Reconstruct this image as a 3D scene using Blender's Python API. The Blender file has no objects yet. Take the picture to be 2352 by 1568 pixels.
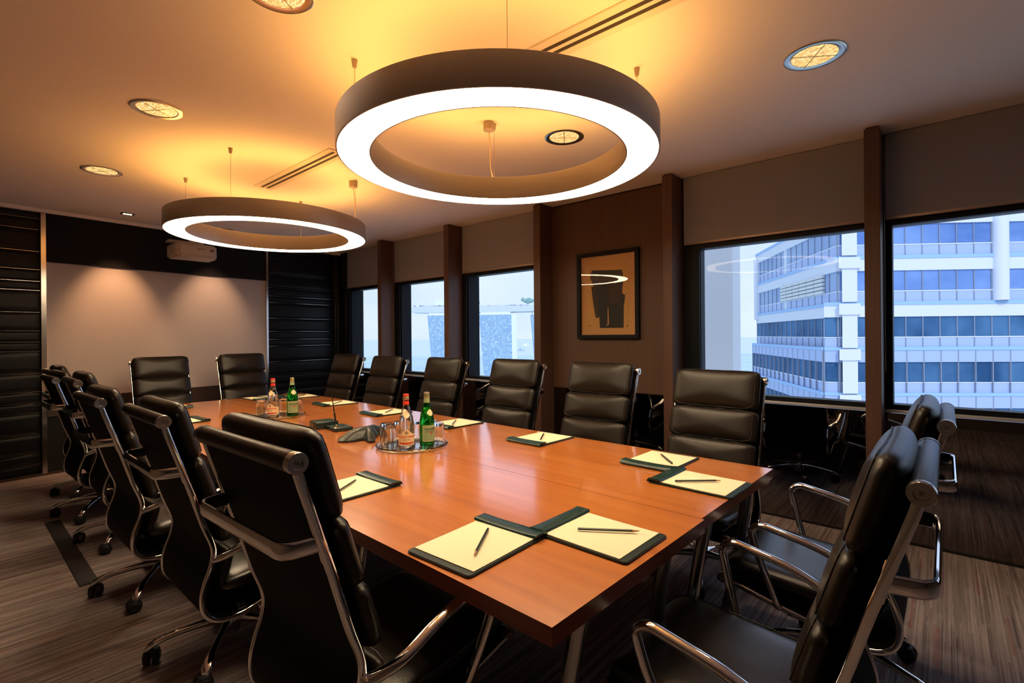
import bpy, bmesh, math, random
from mathutils import Vector, Matrix
random.seed(7)
SC = bpy.context.scene
COL = SC.collection
PI = math.pi
H = 1.29            # eye height
CEIL = 2.527
WX = 3.864          # plane of the window wall
TSA = 0.0907        # the far wall is turned five degrees
S4 = 6.804
def SY(x, off=0.0): return S4 + TSA*(x-4) - off

# ------------------------------------------------------------------ materials
def mat(name, col=(0.5,0.5,0.5), rough=0.5, metal=0.0, spec=0.5, emit=None, es=0.0, coat=0.0, coatr=0.1, trans=0.0, ior=1.45, sheen=0.0):
    m = bpy.data.materials.new(name); m.use_nodes = True
    b = m.node_tree.nodes['Principled BSDF']
    b.inputs['Base Color'].default_value = (*col, 1)
    b.inputs['Roughness'].default_value = rough
    b.inputs['Metallic'].default_value = metal
    b.inputs['Specular IOR Level'].default_value = spec
    b.inputs['Coat Weight'].default_value = coat
    b.inputs['Coat Roughness'].default_value = coatr
    b.inputs['Transmission Weight'].default_value = trans
    b.inputs['IOR'].default_value = ior
    if sheen: b.inputs['Sheen Weight'].default_value = sheen
    if emit:
        b.inputs['Emission Color'].default_value = (*emit, 1)
        b.inputs['Emission Strength'].default_value = es
    return m
def N(m, t, **kw):
    n = m.node_tree.nodes.new(t)
    for k, v in kw.items(): setattr(n, k, v)
    return n
def L(m, a, b): m.node_tree.links.new(a, b)
def bsdf(m): return m.node_tree.nodes['Principled BSDF']
def coords(m, scale, kind='Object', rot=(0,0,0)):
    tc = N(m, 'ShaderNodeTexCoord'); mp = N(m, 'ShaderNodeMapping')
    mp.inputs['Scale'].default_value = scale; mp.inputs['Rotation'].default_value = rot
    L(m, tc.outputs[kind], mp.inputs['Vector']); return mp.outputs['Vector']
def ramp(m, src, stops, interp='LINEAR'):
    r = N(m, 'ShaderNodeValToRGB'); r.color_ramp.interpolation = interp
    e = r.color_ramp.elements
    while len(e) < len(stops): e.new(0.5)
    for el, (p, c) in zip(e, stops): el.position = p; el.color = (*c, 1)
    L(m, src, r.inputs['Fac']); return r.outputs['Color']
def noise(m, vec, scale=5, detail=3, rough=0.5, dist=0.0):
    n = N(m, 'ShaderNodeTexNoise'); n.inputs['Scale'].default_value = scale
    n.inputs['Detail'].default_value = detail; n.inputs['Roughness'].default_value = rough
    n.inputs['Distortion'].default_value = dist
    L(m, vec, n.inputs['Vector']); return n.outputs['Fac']
def bump(m, src, strength=0.1, dist=0.01):
    b = N(m, 'ShaderNodeBump'); b.inputs['Strength'].default_value = strength; b.inputs['Distance'].default_value = dist
    L(m, src, b.inputs['Height']); L(m, b.outputs['Normal'], bsdf(m).inputs['Normal'])

def wood(name, c1, c2, c3, scale, rough, coat=0.0, coatr=0.1, spec=0.5, ns=1.0):
    m = mat(name, c2, rough, coat=coat, coatr=coatr, spec=spec)
    v = coords(m, scale)
    n1 = noise(m, v, 2.2*ns, 6, 0.6, 0.6)
    c = ramp(m, n1, [(0.28, c1), (0.5, c2), (0.74, c3)])
    L(m, c, bsdf(m).inputs['Base Color'])
    return m

M = {}
M['ceiling'] = mat('ceiling_paint', (0.80,0.76,0.76), 0.8)
M['table'] = wood('cherry_veneer', (0.40,0.112,0.018), (0.50,0.150,0.024), (0.58,0.190,0.032), (9,0.55,9), 0.30, coat=1.0, coatr=0.13, spec=0.8); bsdf(M['table']).inputs['Coat IOR'].default_value = 1.75
M['table_edge'] = wood('cherry_edge', (0.15,0.030,0.012), (0.20,0.042,0.016), (0.25,0.056,0.02), (3,1,30), 0.35, coat=0.3, coatr=0.2)
M['fin'] = wood('dark_veneer', (0.070,0.034,0.024), (0.095,0.046,0.032), (0.125,0.060,0.042), (40,40,0.8), 0.45)
M['pier'] = wood('panel_veneer', (0.070,0.036,0.022), (0.088,0.045,0.028), (0.11,0.057,0.035), (60,60,0.6), 0.5)
M['blind'] = mat('blind_fabric', (0.30,0.31,0.35), 0.85)
M['blind_bar'] = mat('blind_bar', (0.42,0.33,0.29), 0.35, metal=0.6)
M['chain'] = mat('bead_chain', (0.45,0.45,0.46), 0.4, metal=0.5)
M['frame'] = mat('black_frame', (0.009,0.010,0.013), 0.45, spec=0.15)
M['sill'] = mat('sill_metal', (0.50,0.48,0.50), 0.35, metal=0.3)
M['mirror'] = mat('smoked_mirror', (0.21,0.195,0.19), 0.015, metal=1.0)
M['wall'] = mat('plain_wall', (0.10,0.07,0.05), 0.7)
M['valance'] = mat('black_fabric_wall', (0.011,0.011,0.012), 0.8, spec=0.2)
M['screen'] = mat('projection_screen', (0.42,0.375,0.37), 0.7)
M['rail'] = mat('brown_rail', (0.045,0.026,0.022), 0.4)
M['kick'] = mat('black_panel', (0.010,0.009,0.009), 0.35)
M['chrome'] = mat('chrome', (0.82,0.81,0.80), 0.06, metal=1.0)
M['trim'] = mat('chrome_trim', (0.60,0.56,0.54), 0.18, metal=1.0)
M['cap'] = mat('cap_metal', (0.62,0.60,0.58), 0.22, metal=1.0)
M['steel'] = mat('dark_steel', (0.42,0.41,0.42), 0.22, metal=1.0)
M['plastic'] = mat('black_plastic', (0.010,0.010,0.011), 0.4)
M['castor'] = mat('castor_rubber', (0.014,0.014,0.015), 0.5)
def leather(name, col, rough, spec=0.5):
    m = mat(name, col, rough, spec=spec)
    v = coords(m, (1,1,1)); n = noise(m, v, 420, 2, 0.5); n2 = noise(m, v, 9, 3, 0.6)
    a = N(m, 'ShaderNodeMath', operation='ADD'); L(m, n, a.inputs[0])
    mu = N(m, 'ShaderNodeMath', operation='MULTIPLY'); mu.inputs[1].default_value = 1.6; L(m, n2, mu.inputs[0]); L(m, mu.outputs[0], a.inputs[1])
    bump(m, a.outputs[0], 0.18, 0.002)
    return m
M['leather'] = leather('black_leather', (0.012,0.0078,0.0055), 0.34, 0.38)
M['seat_leather'] = leather('seat_leather', (0.012,0.009,0.0075), 0.27, 0.75)
M['leather_back'] = leather('black_leather_back', (0.005,0.005,0.005), 0.65, 0.12)
M['piping'] = mat('leather_piping', (0.012,0.010,0.009), 0.5)
M['wall_leather'] = leather('wall_leather', (0.007,0.007,0.009), 0.40, 0.25)
M['lamp_shell'] = mat('satin_lamp_shell', (0.50,0.46,0.43), 0.38, metal=0.45)
M['lamp_glow'] = mat('lamp_diffuser', (1,1,1), 0.5, emit=(1.0,0.79,0.50), es=24.0)
M['lamp_up'] = mat('lamp_uplight', (1,1,1), 0.5, emit=(1.0,0.44,0.085), es=12.5)
M['wire'] = mat('steel_wire', (0.30,0.24,0.18), 0.5, metal=0.3)
M['canopy'] = mat('canopy_metal', (0.34,0.28,0.22), 0.4, metal=0.2)
M['cable'] = mat('clear_cable', (0.55,0.42,0.30), 0.4)
M['gold'] = mat('gold_reflector', (1.0,0.72,0.30), 0.12, metal=1.0)
g = noise(M['gold'], coords(M['gold'], (90,90,25)), 1.0, 2, 0.6); bump(M['gold'], g, 0.9, 0.02)
m = mat('painted_gold_glints', (0.1,0.06,0.02), 0.3, emit=(1.0,0.72,0.36), es=1.4); M['glint_glow'] = m  # mottled glow painted in place of reflections in the gold reflector
v = coords(m, (58,20,30), rot=(0,0,0.7)); n = noise(m, v, 2.0, 4, 0.75, 1.0)
L(m, ramp(m, n, [(0.30,(0.20,0.10,0.02)), (0.48,(0.55,0.32,0.09)), (0.58,(0.85,0.58,0.24)), (0.70,(1.0,0.9,0.7))]), bsdf(m).inputs['Emission Color'])
M['baffle'] = mat('baffle_metal', (0.55,0.42,0.20), 0.25, metal=1.0)
M['spotglow'] = mat('spot_lamp', (1,1,1), 0.4, emit=(1.0,0.70,0.45), es=6.0)
M['vent'] = mat('vent_white', (0.66,0.62,0.58), 0.4)
M['vent_dark'] = mat('vent_gap', (0.03,0.022,0.016), 0.7)
M['folder'] = leather('green_leather', (0.008,0.030,0.026), 0.30)
M['folder_dark'] = leather('green_leather_edge', (0.010,0.022,0.020), 0.35)
M['emboss'] = mat('embossed_leather', (0.09,0.15,0.145), 0.25)
M['paper'] = mat('cream_paper', (0.80,0.69,0.47), 0.7)
M['pencil'] = mat('pencil_green', (0.012,0.022,0.018), 0.35)
M['pencil_wood'] = mat('pencil_wood', (0.50,0.25,0.12), 0.6)
M['lead'] = mat('pencil_lead', (0.02,0.02,0.02), 0.5)
M['phone'] = mat('phone_plastic', (0.020,0.024,0.019), 0.34, spec=0.4)
M['phone_key'] = mat('phone_key', (0.16,0.16,0.10), 0.4)
M['phone_key2'] = mat('phone_key_light', (0.42,0.38,0.22), 0.4)
M['phone_lcd'] = mat('phone_display', (0.012,0.014,0.012), 0.1)
M['red'] = mat('red_mark', (0.55,0.03,0.03), 0.4)
M['brass'] = mat('brass', (0.85,0.65,0.35), 0.2, metal=1.0)
M['box'] = leather('dark_green_box', (0.010,0.022,0.018), 0.35)
M['glass'] = mat('clear_glass', (0.96,1.0,0.99), 0.0, trans=1.0, ior=1.5)
M['tray'] = mat('glass_tray', (0.86,0.96,0.93), 0.0, trans=1.0, ior=1.45)
M['green_glass'] = mat('green_glass', (0.13,0.72,0.20), 0.0, trans=1.0, ior=1.3)
M['green_liquid'] = mat('bottle_water_green', (0.20,0.85,0.30), 0.0, trans=1.0, ior=1.33)
M['water'] = mat('water', (0.95,0.99,1.0), 0.0, trans=1.0, ior=1.33)
M['label_cream'] = mat('cream_label', (0.78,0.62,0.36), 0.5)
M['label_green'] = mat('pale_green_label', (0.30,0.40,0.20), 0.5)
M['ink'] = mat('black_ink', (0.02,0.03,0.025), 0.5)
M['ink_red'] = mat('red_ink', (0.65,0.04,0.02), 0.5)
M['cap_gold'] = mat('gold_screw_cap', (0.65,0.45,0.25), 0.3, metal=0.7)
M['proj'] = mat('projector_shell', (0.40,0.37,0.35), 0.5)
M['proj_dark'] = mat('projector_grille', (0.13,0.11,0.11), 0.5)
M['art_paper'] = mat('art_mat_board', (0.55,0.30,0.12), 0.7)
M['art_inner'] = mat('art_sheet', (0.55,0.31,0.10), 0.7)
M['art_black'] = mat('art_black_paint', (0.012,0.012,0.012), 0.5)
M['art_brown'] = mat('art_brown_wash', (0.05,0.032,0.026), 0.6)
M['art_green'] = mat('art_green_wash', (0.018,0.026,0.018), 0.6)
M['art_stud'] = mat('art_stud', (0.35,0.32,0.30), 0.3, metal=0.9)
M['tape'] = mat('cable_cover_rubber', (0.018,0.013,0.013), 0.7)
M['b_white'] = mat('white_cladding', (0.64,0.70,0.80), 0.6)
M['b_strip'] = mat('light_blue_strip', (0.30,0.50,0.80), 0.5)
M['b_spandrel'] = mat('blue_grey_spandrel', (0.36,0.47,0.74), 0.4)
M['b_mullion'] = mat('grey_mullion', (0.22,0.27,0.38), 0.5)
M['b_mwhite'] = mat('white_mullion', (0.75,0.80,0.88), 0.5)
M['b_louvre'] = mat('louvre_white', (0.62,0.66,0.68), 0.6)
def bglass(name, c1, c2, sc):
    m = mat(name, c1, 0.5, spec=0.15)
    v = coords(m, sc); n = noise(m, v, 1.0, 3, 0.55)
    L(m, ramp(m, n, [(0.35, c1), (0.65, c2)]), bsdf(m).inputs['Base Color']); return m
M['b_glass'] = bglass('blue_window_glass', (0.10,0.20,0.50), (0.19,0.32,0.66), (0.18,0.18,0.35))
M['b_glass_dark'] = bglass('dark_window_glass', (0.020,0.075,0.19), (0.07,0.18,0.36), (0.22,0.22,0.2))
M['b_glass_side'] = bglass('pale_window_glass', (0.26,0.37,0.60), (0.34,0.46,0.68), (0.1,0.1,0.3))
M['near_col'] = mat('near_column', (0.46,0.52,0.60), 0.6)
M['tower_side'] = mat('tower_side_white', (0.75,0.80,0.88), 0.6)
m = mat('hazed_tower_glass', (0.25,0.42,0.68), 0.4)
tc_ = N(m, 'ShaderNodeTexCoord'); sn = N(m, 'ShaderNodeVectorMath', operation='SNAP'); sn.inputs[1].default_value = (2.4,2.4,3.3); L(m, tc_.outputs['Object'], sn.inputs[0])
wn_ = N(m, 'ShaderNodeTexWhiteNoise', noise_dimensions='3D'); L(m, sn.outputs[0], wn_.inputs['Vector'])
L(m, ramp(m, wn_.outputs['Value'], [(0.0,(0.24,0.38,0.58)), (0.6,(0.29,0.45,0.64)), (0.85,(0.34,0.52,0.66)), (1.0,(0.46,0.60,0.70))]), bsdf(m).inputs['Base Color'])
M['tower'] = m  # pale blue tones carry distance haze painted into the glass colour
M['deck'] = mat('hazed_tower_deck', (0.58,0.64,0.76), 0.6)  # deck colour paled to include the haze
M['far_tree'] = mat('hazed_tree_leaves', (0.25,0.42,0.42), 0.8)  # leaf green shifted to pale blue-green by painted haze
M['sea'] = mat('hazed_sea_water', (0.62,0.72,0.86), 0.7, spec=0.1)  # sea colour lightened to stand in for haze
m = mat('hazed_far_land', (0.35,0.52,0.60), 0.9)
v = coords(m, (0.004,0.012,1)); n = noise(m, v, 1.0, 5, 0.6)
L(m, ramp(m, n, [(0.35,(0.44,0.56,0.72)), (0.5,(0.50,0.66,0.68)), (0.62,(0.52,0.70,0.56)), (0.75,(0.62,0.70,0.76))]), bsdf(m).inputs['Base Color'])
M['land'] = m  # haze over the shore is mixed into these pale land tones
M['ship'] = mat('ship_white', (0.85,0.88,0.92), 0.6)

# carpet: narrow woven strips that run across the room and break at random
m = mat('striped_carpet', (0.08,0.06,0.05), 0.95, spec=0.15); M['carpet'] = m
tc = N(m, 'ShaderNodeTexCoord'); sp = N(m, 'ShaderNodeSeparateXYZ'); L(m, tc.outputs['Object'], sp.inputs[0])
def mth(op, a, b=None, m=m):
    n = N(m, 'ShaderNodeMath', operation=op)
    for i, s in enumerate((a, b)):
        if s is None: continue
        if isinstance(s, (int, float)): n.inputs[i].default_value = s
        else: L(m, s, n.inputs[i])
    return n.outputs[0]
def strips(w, length, seed):
    row = mth('FLOOR', mth('MULTIPLY', sp.outputs['Y'], 1/w))
    wn = N(m, 'ShaderNodeTexWhiteNoise', noise_dimensions='1D'); L(m, mth('ADD', row, seed), wn.inputs['W'])
    cell = mth('FLOOR', mth('ADD', mth('MULTIPLY', sp.outputs['X'], 1/length), mth('MULTIPLY', wn.outputs['Value'], 9.0)))
    cb = N(m, 'ShaderNodeCombineXYZ'); L(m, cell, cb.inputs[0]); L(m, row, cb.inputs[1]); cb.inputs[2].default_value = seed
    w2 = N(m, 'ShaderNodeTexWhiteNoise', noise_dimensions='3D'); L(m, cb.outputs[0], w2.inputs['Vector'])
    return w2.outputs['Value']
a = strips(0.008, 0.8, 3.0); b = strips(0.021, 0.5, 11.0); c_ = strips(0.0032, 0.3, 5.0)
nz = noise(m, coords(m, (1,1,1)), 330, 2, 0.6)
val = mth('ADD', mth('ADD', mth('MULTIPLY', a, 0.30), mth('MULTIPLY', b, 0.20)), mth('ADD', mth('MULTIPLY', c_, 0.26), mth('MULTIPLY', nz, 0.24)))
colr = ramp(m, val, [(0.15,(0.075,0.060,0.066)), (0.35,(0.18,0.145,0.143)), (0.55,(0.26,0.212,0.203)), (0.75,(0.35,0.29,0.27)), (0.90,(0.43,0.36,0.35))])
red = ramp(m, strips(0.012, 0.35, 29.0), [(0.955,(0,0,0)), (0.965,(1,1,1))])
mx = N(m, 'ShaderNodeMix', data_type='RGBA'); L(m, mth('MULTIPLY', red, 0.35), mx.inputs['Factor']); L(m, colr, mx.inputs['A']); mx.inputs['B'].default_value = (0.22,0.035,0.035,1)
L(m, mx.outputs['Result'], bsdf(m).inputs['Base Color']); bump(m, val, 0.5, 0.004)

def pane_mat(name, tint, refl, base=0.004):
    m = bpy.data.materials.new(name); m.use_nodes = True; nt = m.node_tree; nt.nodes.clear()
    out = nt.nodes.new('ShaderNodeOutputMaterial'); t = nt.nodes.new('ShaderNodeBsdfTransparent'); t.inputs[0].default_value = (*tint,1)
    g = nt.nodes.new('ShaderNodeBsdfGlossy'); g.inputs['Roughness'].default_value = 0.0; g.inputs['Color'].default_value = (refl,refl,refl,1)
    lw = nt.nodes.new('ShaderNodeLayerWeight'); lw.inputs['Blend'].default_value = 0.5
    pw = nt.nodes.new('ShaderNodeMath'); pw.operation = 'POWER'; nt.links.new(lw.outputs['Facing'], pw.inputs[0]); pw.inputs[1].default_value = 5.0
    f = nt.nodes.new('ShaderNodeMath'); f.operation = 'MULTIPLY_ADD'; nt.links.new(pw.outputs[0], f.inputs[0]); f.inputs[1].default_value = 0.5; f.inputs[2].default_value = base
    mx = nt.nodes.new('ShaderNodeMixShader'); nt.links.new(f.outputs[0], mx.inputs[0]); nt.links.new(t.outputs[0], mx.inputs[1]); nt.links.new(g.outputs[0], mx.inputs[2])
    nt.links.new(mx.outputs[0], out.inputs[0]); return m
M['pane'] = pane_mat('window_glass', (0.97,0.985,1.0), 0.9)
M['art_glass'] = pane_mat('picture_glass', (0.98,0.98,0.98), 0.9, 0.03)

# ------------------------------------------------------------------ mesh helpers
def box(bm, x0, x1, y0, y1, z0, z1, bev=0.0, seg=2):
    r = bmesh.ops.create_cube(bm, size=1.0)
    vs = r['verts']
    for v in vs:
        v.co = Vector(((x0+x1)/2 + v.co.x*(x1-x0), (y0+y1)/2 + v.co.y*(y1-y0), (z0+z1)/2 + v.co.z*(z1-z0)))
    if bev > 0:
        es = list({e for v in vs for e in v.link_edges})
        bmesh.ops.bevel(bm, geom=es, offset=bev, segments=seg, profile=0.5, affect='EDGES')
def prism(bm, pts, z0, z1, tf=None):
    """closed polygon pts (x,y) extruded z0..z1"""
    a = [bm.verts.new((p[0], p[1], z0)) for p in pts]; b = [bm.verts.new((p[0], p[1], z1)) for p in pts]
    n = len(pts); bm.faces.new(a[::-1]); bm.faces.new(b)
    for i in range(n): bm.faces.new((a[i], a[(i+1)%n], b[(i+1)%n], b[i]))
    if tf:
        for v in a+b: v.co = tf(v.co)
def lathe(bm, prof, segs=24, axis='Z', c=(0,0,0), close=True):
    """prof: (r, h) list, turned about an axis"""
    rings = []
    for r, h in prof:
        ring = []
        if r < 1e-6: ring = [None]
        for i in range(segs):
            a = 2*PI*i/segs; u, w = max(r,1e-6)*math.cos(a), max(r,1e-6)*math.sin(a)
            p = {'Z': (u, w, h), 'X': (h, u, w), 'Y': (w, h, u)}[axis]
            if r < 1e-6:
                ring = [bm.verts.new((c[0]+p[0], c[1]+p[1], c[2]+p[2]))]; break
            ring.append(bm.verts.new((c[0]+p[0], c[1]+p[1], c[2]+p[2])))
        rings.append(ring)
    for A, B in zip(rings, rings[1:]):
        if len(A) == 1 and len(B) == 1: continue
        for i in range(segs):
            j = (i+1) % segs
            if len(A) == 1: bm.faces.new((A[0], B[i], B[j]))
            elif len(B) == 1: bm.faces.new((A[i], B[0], A[j]))
            else: bm.faces.new((A[i], B[i], B[j], A[j]))
def smooth_path(pts, n=6, closed=False):
    P = [Vector(p) for p in pts]; out = []
    m_ = len(P)
    rng = range(m_) if closed else range(m_-1)
    for i in rng:
        if closed: p0, p1, p2, p3 = P[(i-1)%m_], P[i], P[(i+1)%m_], P[(i+2)%m_]
        else: p0, p1, p2, p3 = P[max(i-1,0)], P[i], P[i+1], P[min(i+2,m_-1)]
        for k in range(n):
            t = k/n
            out.append(0.5*((2*p1) + (-p0+p2)*t + (2*p0-5*p1+4*p2-p3)*t*t + (-p0+3*p1-3*p2+p3)*t**3))
    if not closed: out.append(P[-1])
    return out
def fillet(pts, r, n=5):
    P = [Vector(p) for p in pts]; out = [P[0]]
    for i in range(1, len(P)-1):
        a, b, c = P[i-1], P[i], P[i+1]
        d1 = (a-b); d2 = (c-b); rr = min(r, d1.length*0.48, d2.length*0.48)
        s, e = b + d1.normalized()*rr, b + d2.normalized()*rr
        for k in range(n+1):
            t = k/n; out.append((1-t)**2*s + 2*t*(1-t)*b + t*t*e)
    out.append(P[-1]); return out
def sweep(bm, path, sx, sy, ref=Vector((1,0,0)), n=10, closed=False, power=2.0, caps=True):
    """tube along path; section half sizes sx along ref, sy along the other axis; superellipse power"""
    P = [Vector(p) for p in path]; m_ = len(P); rings = []
    for i in range(m_):
        if closed: t = P[(i+1)%m_] - P[(i-1)%m_]
        else: t = P[min(i+1,m_-1)] - P[max(i-1,0)]
        t.normalize()
        u = ref - t*ref.dot(t)
        if u.length < 1e-4: u = Vector((0,0,1)) - t*t.z
        u.normalize(); w = t.cross(u)
        ring = []
        for k in range(n):
            a = 2*PI*(k+0.5)/n; ca, sa = math.cos(a), math.sin(a)
            ring.append(bm.verts.new(P[i] + u*sx*math.copysign(abs(ca)**(2/power), ca) + w*sy*math.copysign(abs(sa)**(2/power), sa)))
        rings.append(ring)
    rr = list(zip(rings, rings[1:])) + ([(rings[-1], rings[0])] if closed else [])
    for A, B in rr:
        for k in range(n):
            j = (k+1) % n; bm.faces.new((A[k], A[j], B[j], B[k]))
    if caps and not closed:
        bm.faces.new(rings[0][::-1]); bm.faces.new(rings[-1])
def pillow(bm, hx, hy, hz, e=7.0, r=2.4, sub=9, tf=None):
    """soft pad: plan superellipse power e, thickness power r"""
    tmp = bmesh.new(); bmesh.ops.create_cube(tmp, size=2.0)
    bmesh.ops.subdivide_edges(tmp, edges=tmp.edges[:], cuts=sub, use_grid_fill=True)
    idx = {}
    for v in tmp.verts:
        x, y, z = v.co
        d = ((abs(x)**e + abs(y)**e)**(r/e) + abs(z)**r)**(1/r)
        p = Vector((x/d*hx, y/d*hy, z/d*hz))
        idx[v] = bm.verts.new(tf(p) if tf else p)
    for f in tmp.faces: bm.faces.new([idx[v] for v in f.verts])
    tmp.free()
def obj(name, bm, m, parent=None, smooth=True, ang=40, loc=None, rot=None, recalc=True):
    if recalc: bmesh.ops.recalc_face_normals(bm, faces=bm.faces[:])
    me = bpy.data.meshes.new(name); bm.to_mesh(me); bm.free()
    for mm in (m if isinstance(m, (list, tuple)) else [m]): me.materials.append(mm)
    if smooth:
        for p in me.polygons: p.use_smooth = True
        me.set_sharp_from_angle(angle=math.radians(ang))
    o = bpy.data.objects.new(name, me); COL.objects.link(o)
    if parent: o.parent = parent
    if loc: o.location = loc
    if rot: o.rotation_euler = rot
    return o
def thing(name, label, cat, loc=(0,0,0), rz=0, group=None):
    o = bpy.data.objects.new(name, None); COL.objects.link(o); o.empty_display_size = 0.1
    o.location = loc; o.rotation_euler = (0,0,rz); o['label'] = label; o['category'] = cat
    if group: o['group'] = group
    return o
def tag(o, label, cat, group=None):
    o['label'] = label; o['category'] = cat
    if group: o['group'] = group
    return o
def struct(o, label=None):
    o['kind'] = 'structure'
    if label: o['label'] = label
    return o
def sthing(name, loc=(0,0,0)):
    o = bpy.data.objects.new(name, None); COL.objects.link(o); o.location = loc; o['kind'] = 'structure'; return o
def copy_tree(o, parent=None):
    c = o.copy(); COL.objects.link(c)
    if parent: c.parent = parent
    for ch in [k for k in ALL if k.parent == o]:
        copy_tree(ch, c)
    return c
ALL = []
def snapshot():
    ALL.clear(); ALL.extend(bpy.data.objects[:])
def simple_box(name, m, *a, bev=0.0, parent=None):
    bm = bmesh.new(); box(bm, *a, bev=bev); return obj(name, bm, m, parent, smooth=bev>0)
def text_mesh(s, size, extrude=0.0003, align='CENTER', spacing=1.0, bold=0.0):
    cu = bpy.data.curves.new('txt', 'FONT'); cu.body = s; cu.size = size; cu.extrude = extrude
    cu.align_x = align; cu.align_y = 'CENTER'; cu.space_character = spacing; cu.offset = bold
    ob = bpy.data.objects.new('txt', cu); COL.objects.link(ob)
    dg = bpy.context.evaluated_depsgraph_get(); dg.update()
    me = bpy.data.meshes.new_from_object(ob.evaluated_get(dg))
    bpy.data.objects.remove(ob); bpy.data.curves.remove(cu)
    return me
def text_obj(name, s, size, m, parent=None, tf=None, **kw):
    me = text_mesh(s, size, **kw); me.name = name; me.materials.clear(); me.materials.append(m)
    if tf:
        for v in me.vertices: v.co = tf(v.co.copy())
    o = bpy.data.objects.new(name, me); COL.objects.link(o)
    if parent: o.parent = parent
    return o

# ------------------------------------------------------------------ camera
cam = bpy.data.cameras.new('camera'); co = bpy.data.objects.new('camera', cam); COL.objects.link(co)
cam.sensor_width = 36.0; cam.lens = 1139.54*36/2352; cam.shift_y = -13.28/2352; cam.clip_start = 0.02; cam.clip_end = 20000
co.matrix_world = Matrix.Translation((0,0,H)) @ Matrix.Rotation(math.radians(-48.832),4,'Z') @ Matrix.Rotation(PI/2,4,'X') @ Matrix.Rotation(-0.0077,4,'Z')
SC.camera = co

# ------------------------------------------------------------------ room shell
XL, YB = -1.15, -3.55
struct(simple_box('floor', M['carpet'], XL-0.15, WX+0.25, YB-0.15, 7.1, -0.10, 0.0))
struct(simple_box('ceiling', M['ceiling'], XL-0.15, WX+0.01, YB-0.15, 7.1, CEIL, CEIL+0.30))
struct(simple_box('wall_left', M['wall'], XL-0.15, XL, YB, 7.1, 0, CEIL))
struct(simple_box('wall_back', M['wall'], XL-0.15, WX+0.25, YB-0.15, YB, 0, CEIL))
def spoly(x0, x1, o0, o1, z0, z1, bm):
    prism(bm, [(x0, SY(x0,o0)), (x1, SY(x1,o0)), (x1, SY(x1,o1)), (x0, SY(x0,o1))], z0, z1)
bm = bmesh.new(); spoly(XL-0.1, 4.3, 0, -0.15, 0, CEIL, bm); struct(obj('wall_front', bm, M['kick'], smooth=False))
# window wall: head above the glass, smoked mirror below the sill
FY = [-3.545, -2.267, -0.989, 0.289, 1.568, 2.844, 4.121, 5.404]     # near faces of the wooden fins
bm = bmesh.new(); box(bm, WX+0.01, WX+0.25, YB, 7.0, 1.99, CEIL+0.30); box(bm, WX+0.03, WX+0.25, YB, 7.0, -0.1, 0.79)
for y in FY: box(bm, WX+0.01, WX+0.25, y-0.02, y+0.10, 0.79, 1.99)
box(bm, WX+0.01, WX+0.25, 1.60, 2.86, 0.79, 1.99); box(bm, WX+0.03, WX+0.25, 6.56, 7.0, 0.79, 1.99)
struct(obj('wall_right', bm, M['frame'], smooth=False))
for i, (a, b) in enumerate(zip([y+0.08 for y in FY], FY[1:]+[6.545])):
    o = simple_box('trim_%d' % (20+i), M['mirror'], WX, WX+0.03, a, b, 0.012, 0.792); struct(o, 'smoked mirror panel below the window sill')
simple_box('baseboard_right', M['kick'], WX-0.004, WX+0.002, YB, 6.54, 0.0, 0.014)['kind'] = 'structure'
for i, y in enumerate(FY):
    bm = bmesh.new(); box(bm, WX-0.207, WX, y, y+0.078, 0.0, CEIL-0.012, bev=0.002, seg=1); box(bm, WX-0.195, WX, y+0.008, y+0.070, CEIL-0.012, CEIL)
    struct(obj('trim_%d' % (i+40), bm, M['fin'], smooth=False), 'dark wooden fin between the window bays')
struct(simple_box('trim_8', M['pier'], WX-0.012, WX+0.01, 1.646, 2.844, 0.797, CEIL-0.015), 'dark veneer panel behind the framed picture')
# windows
bays = [(5.482,6.55), (4.199,5.404), (2.922,4.121), (0.367,1.568), (-0.911,0.289), (-2.189,-0.989), (-3.467,-2.267)]  # last two bays unseen, added for window light and chrome reflections
gl = [(5.60,6.49), (4.31,5.30), (3.035,4.055), (0.385,1.44), (-0.80,0.248), (-2.08,-1.10), (-3.36,-2.38)]
for i, ((a, b), (g0, g1)) in enumerate(zip(bays, gl)):
    w = sthing('window_%d' % (i+1), (WX, (a+b)/2, 0.8)); w['label'] = 'fixed window in a black frame, bay %s' % ['beside the far wall','second from the far wall','left of the picture','right of the picture','at the right edge','added behind the camera','added furthest behind the camera'][i]
    yc = (a+b)/2
    bm = bmesh.new()
    for (y0, y1, z0, z1) in ((a-yc, b-yc, 1.955, 2.05), (a-yc, b-yc, 0.812, 0.845), (a-yc, g0-yc, 0.845, 1.955), (g1-yc, b-yc, 0.845, 1.955)):
        box(bm, 0.012, 0.115, y0, y1, z0-0.8, z1-0.8)
    for (y0, y1, z0, z1) in ((g0-yc-0.03, g1-yc+0.03, 1.955, 1.985), (g0-yc-0.03, g0-yc, 0.845, 1.955), (g1-yc, g1-yc+0.03, 0.845, 1.955)):
        box(bm, 0.002, 0.03, y0, y1, z0-0.8, z1-0.8)
    obj('window_frame', bm, M['frame'], w, smooth=False)
    simple_box('window_pane', M['pane'], 0.078, 0.079, g0-yc, g1-yc, 0.045, 1.155, parent=w)
    simple_box('window_sill', M['sill'], -0.012, 0.045, a-yc, b-yc, -0.004, 0.014, bev=0.002, parent=w)
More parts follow.
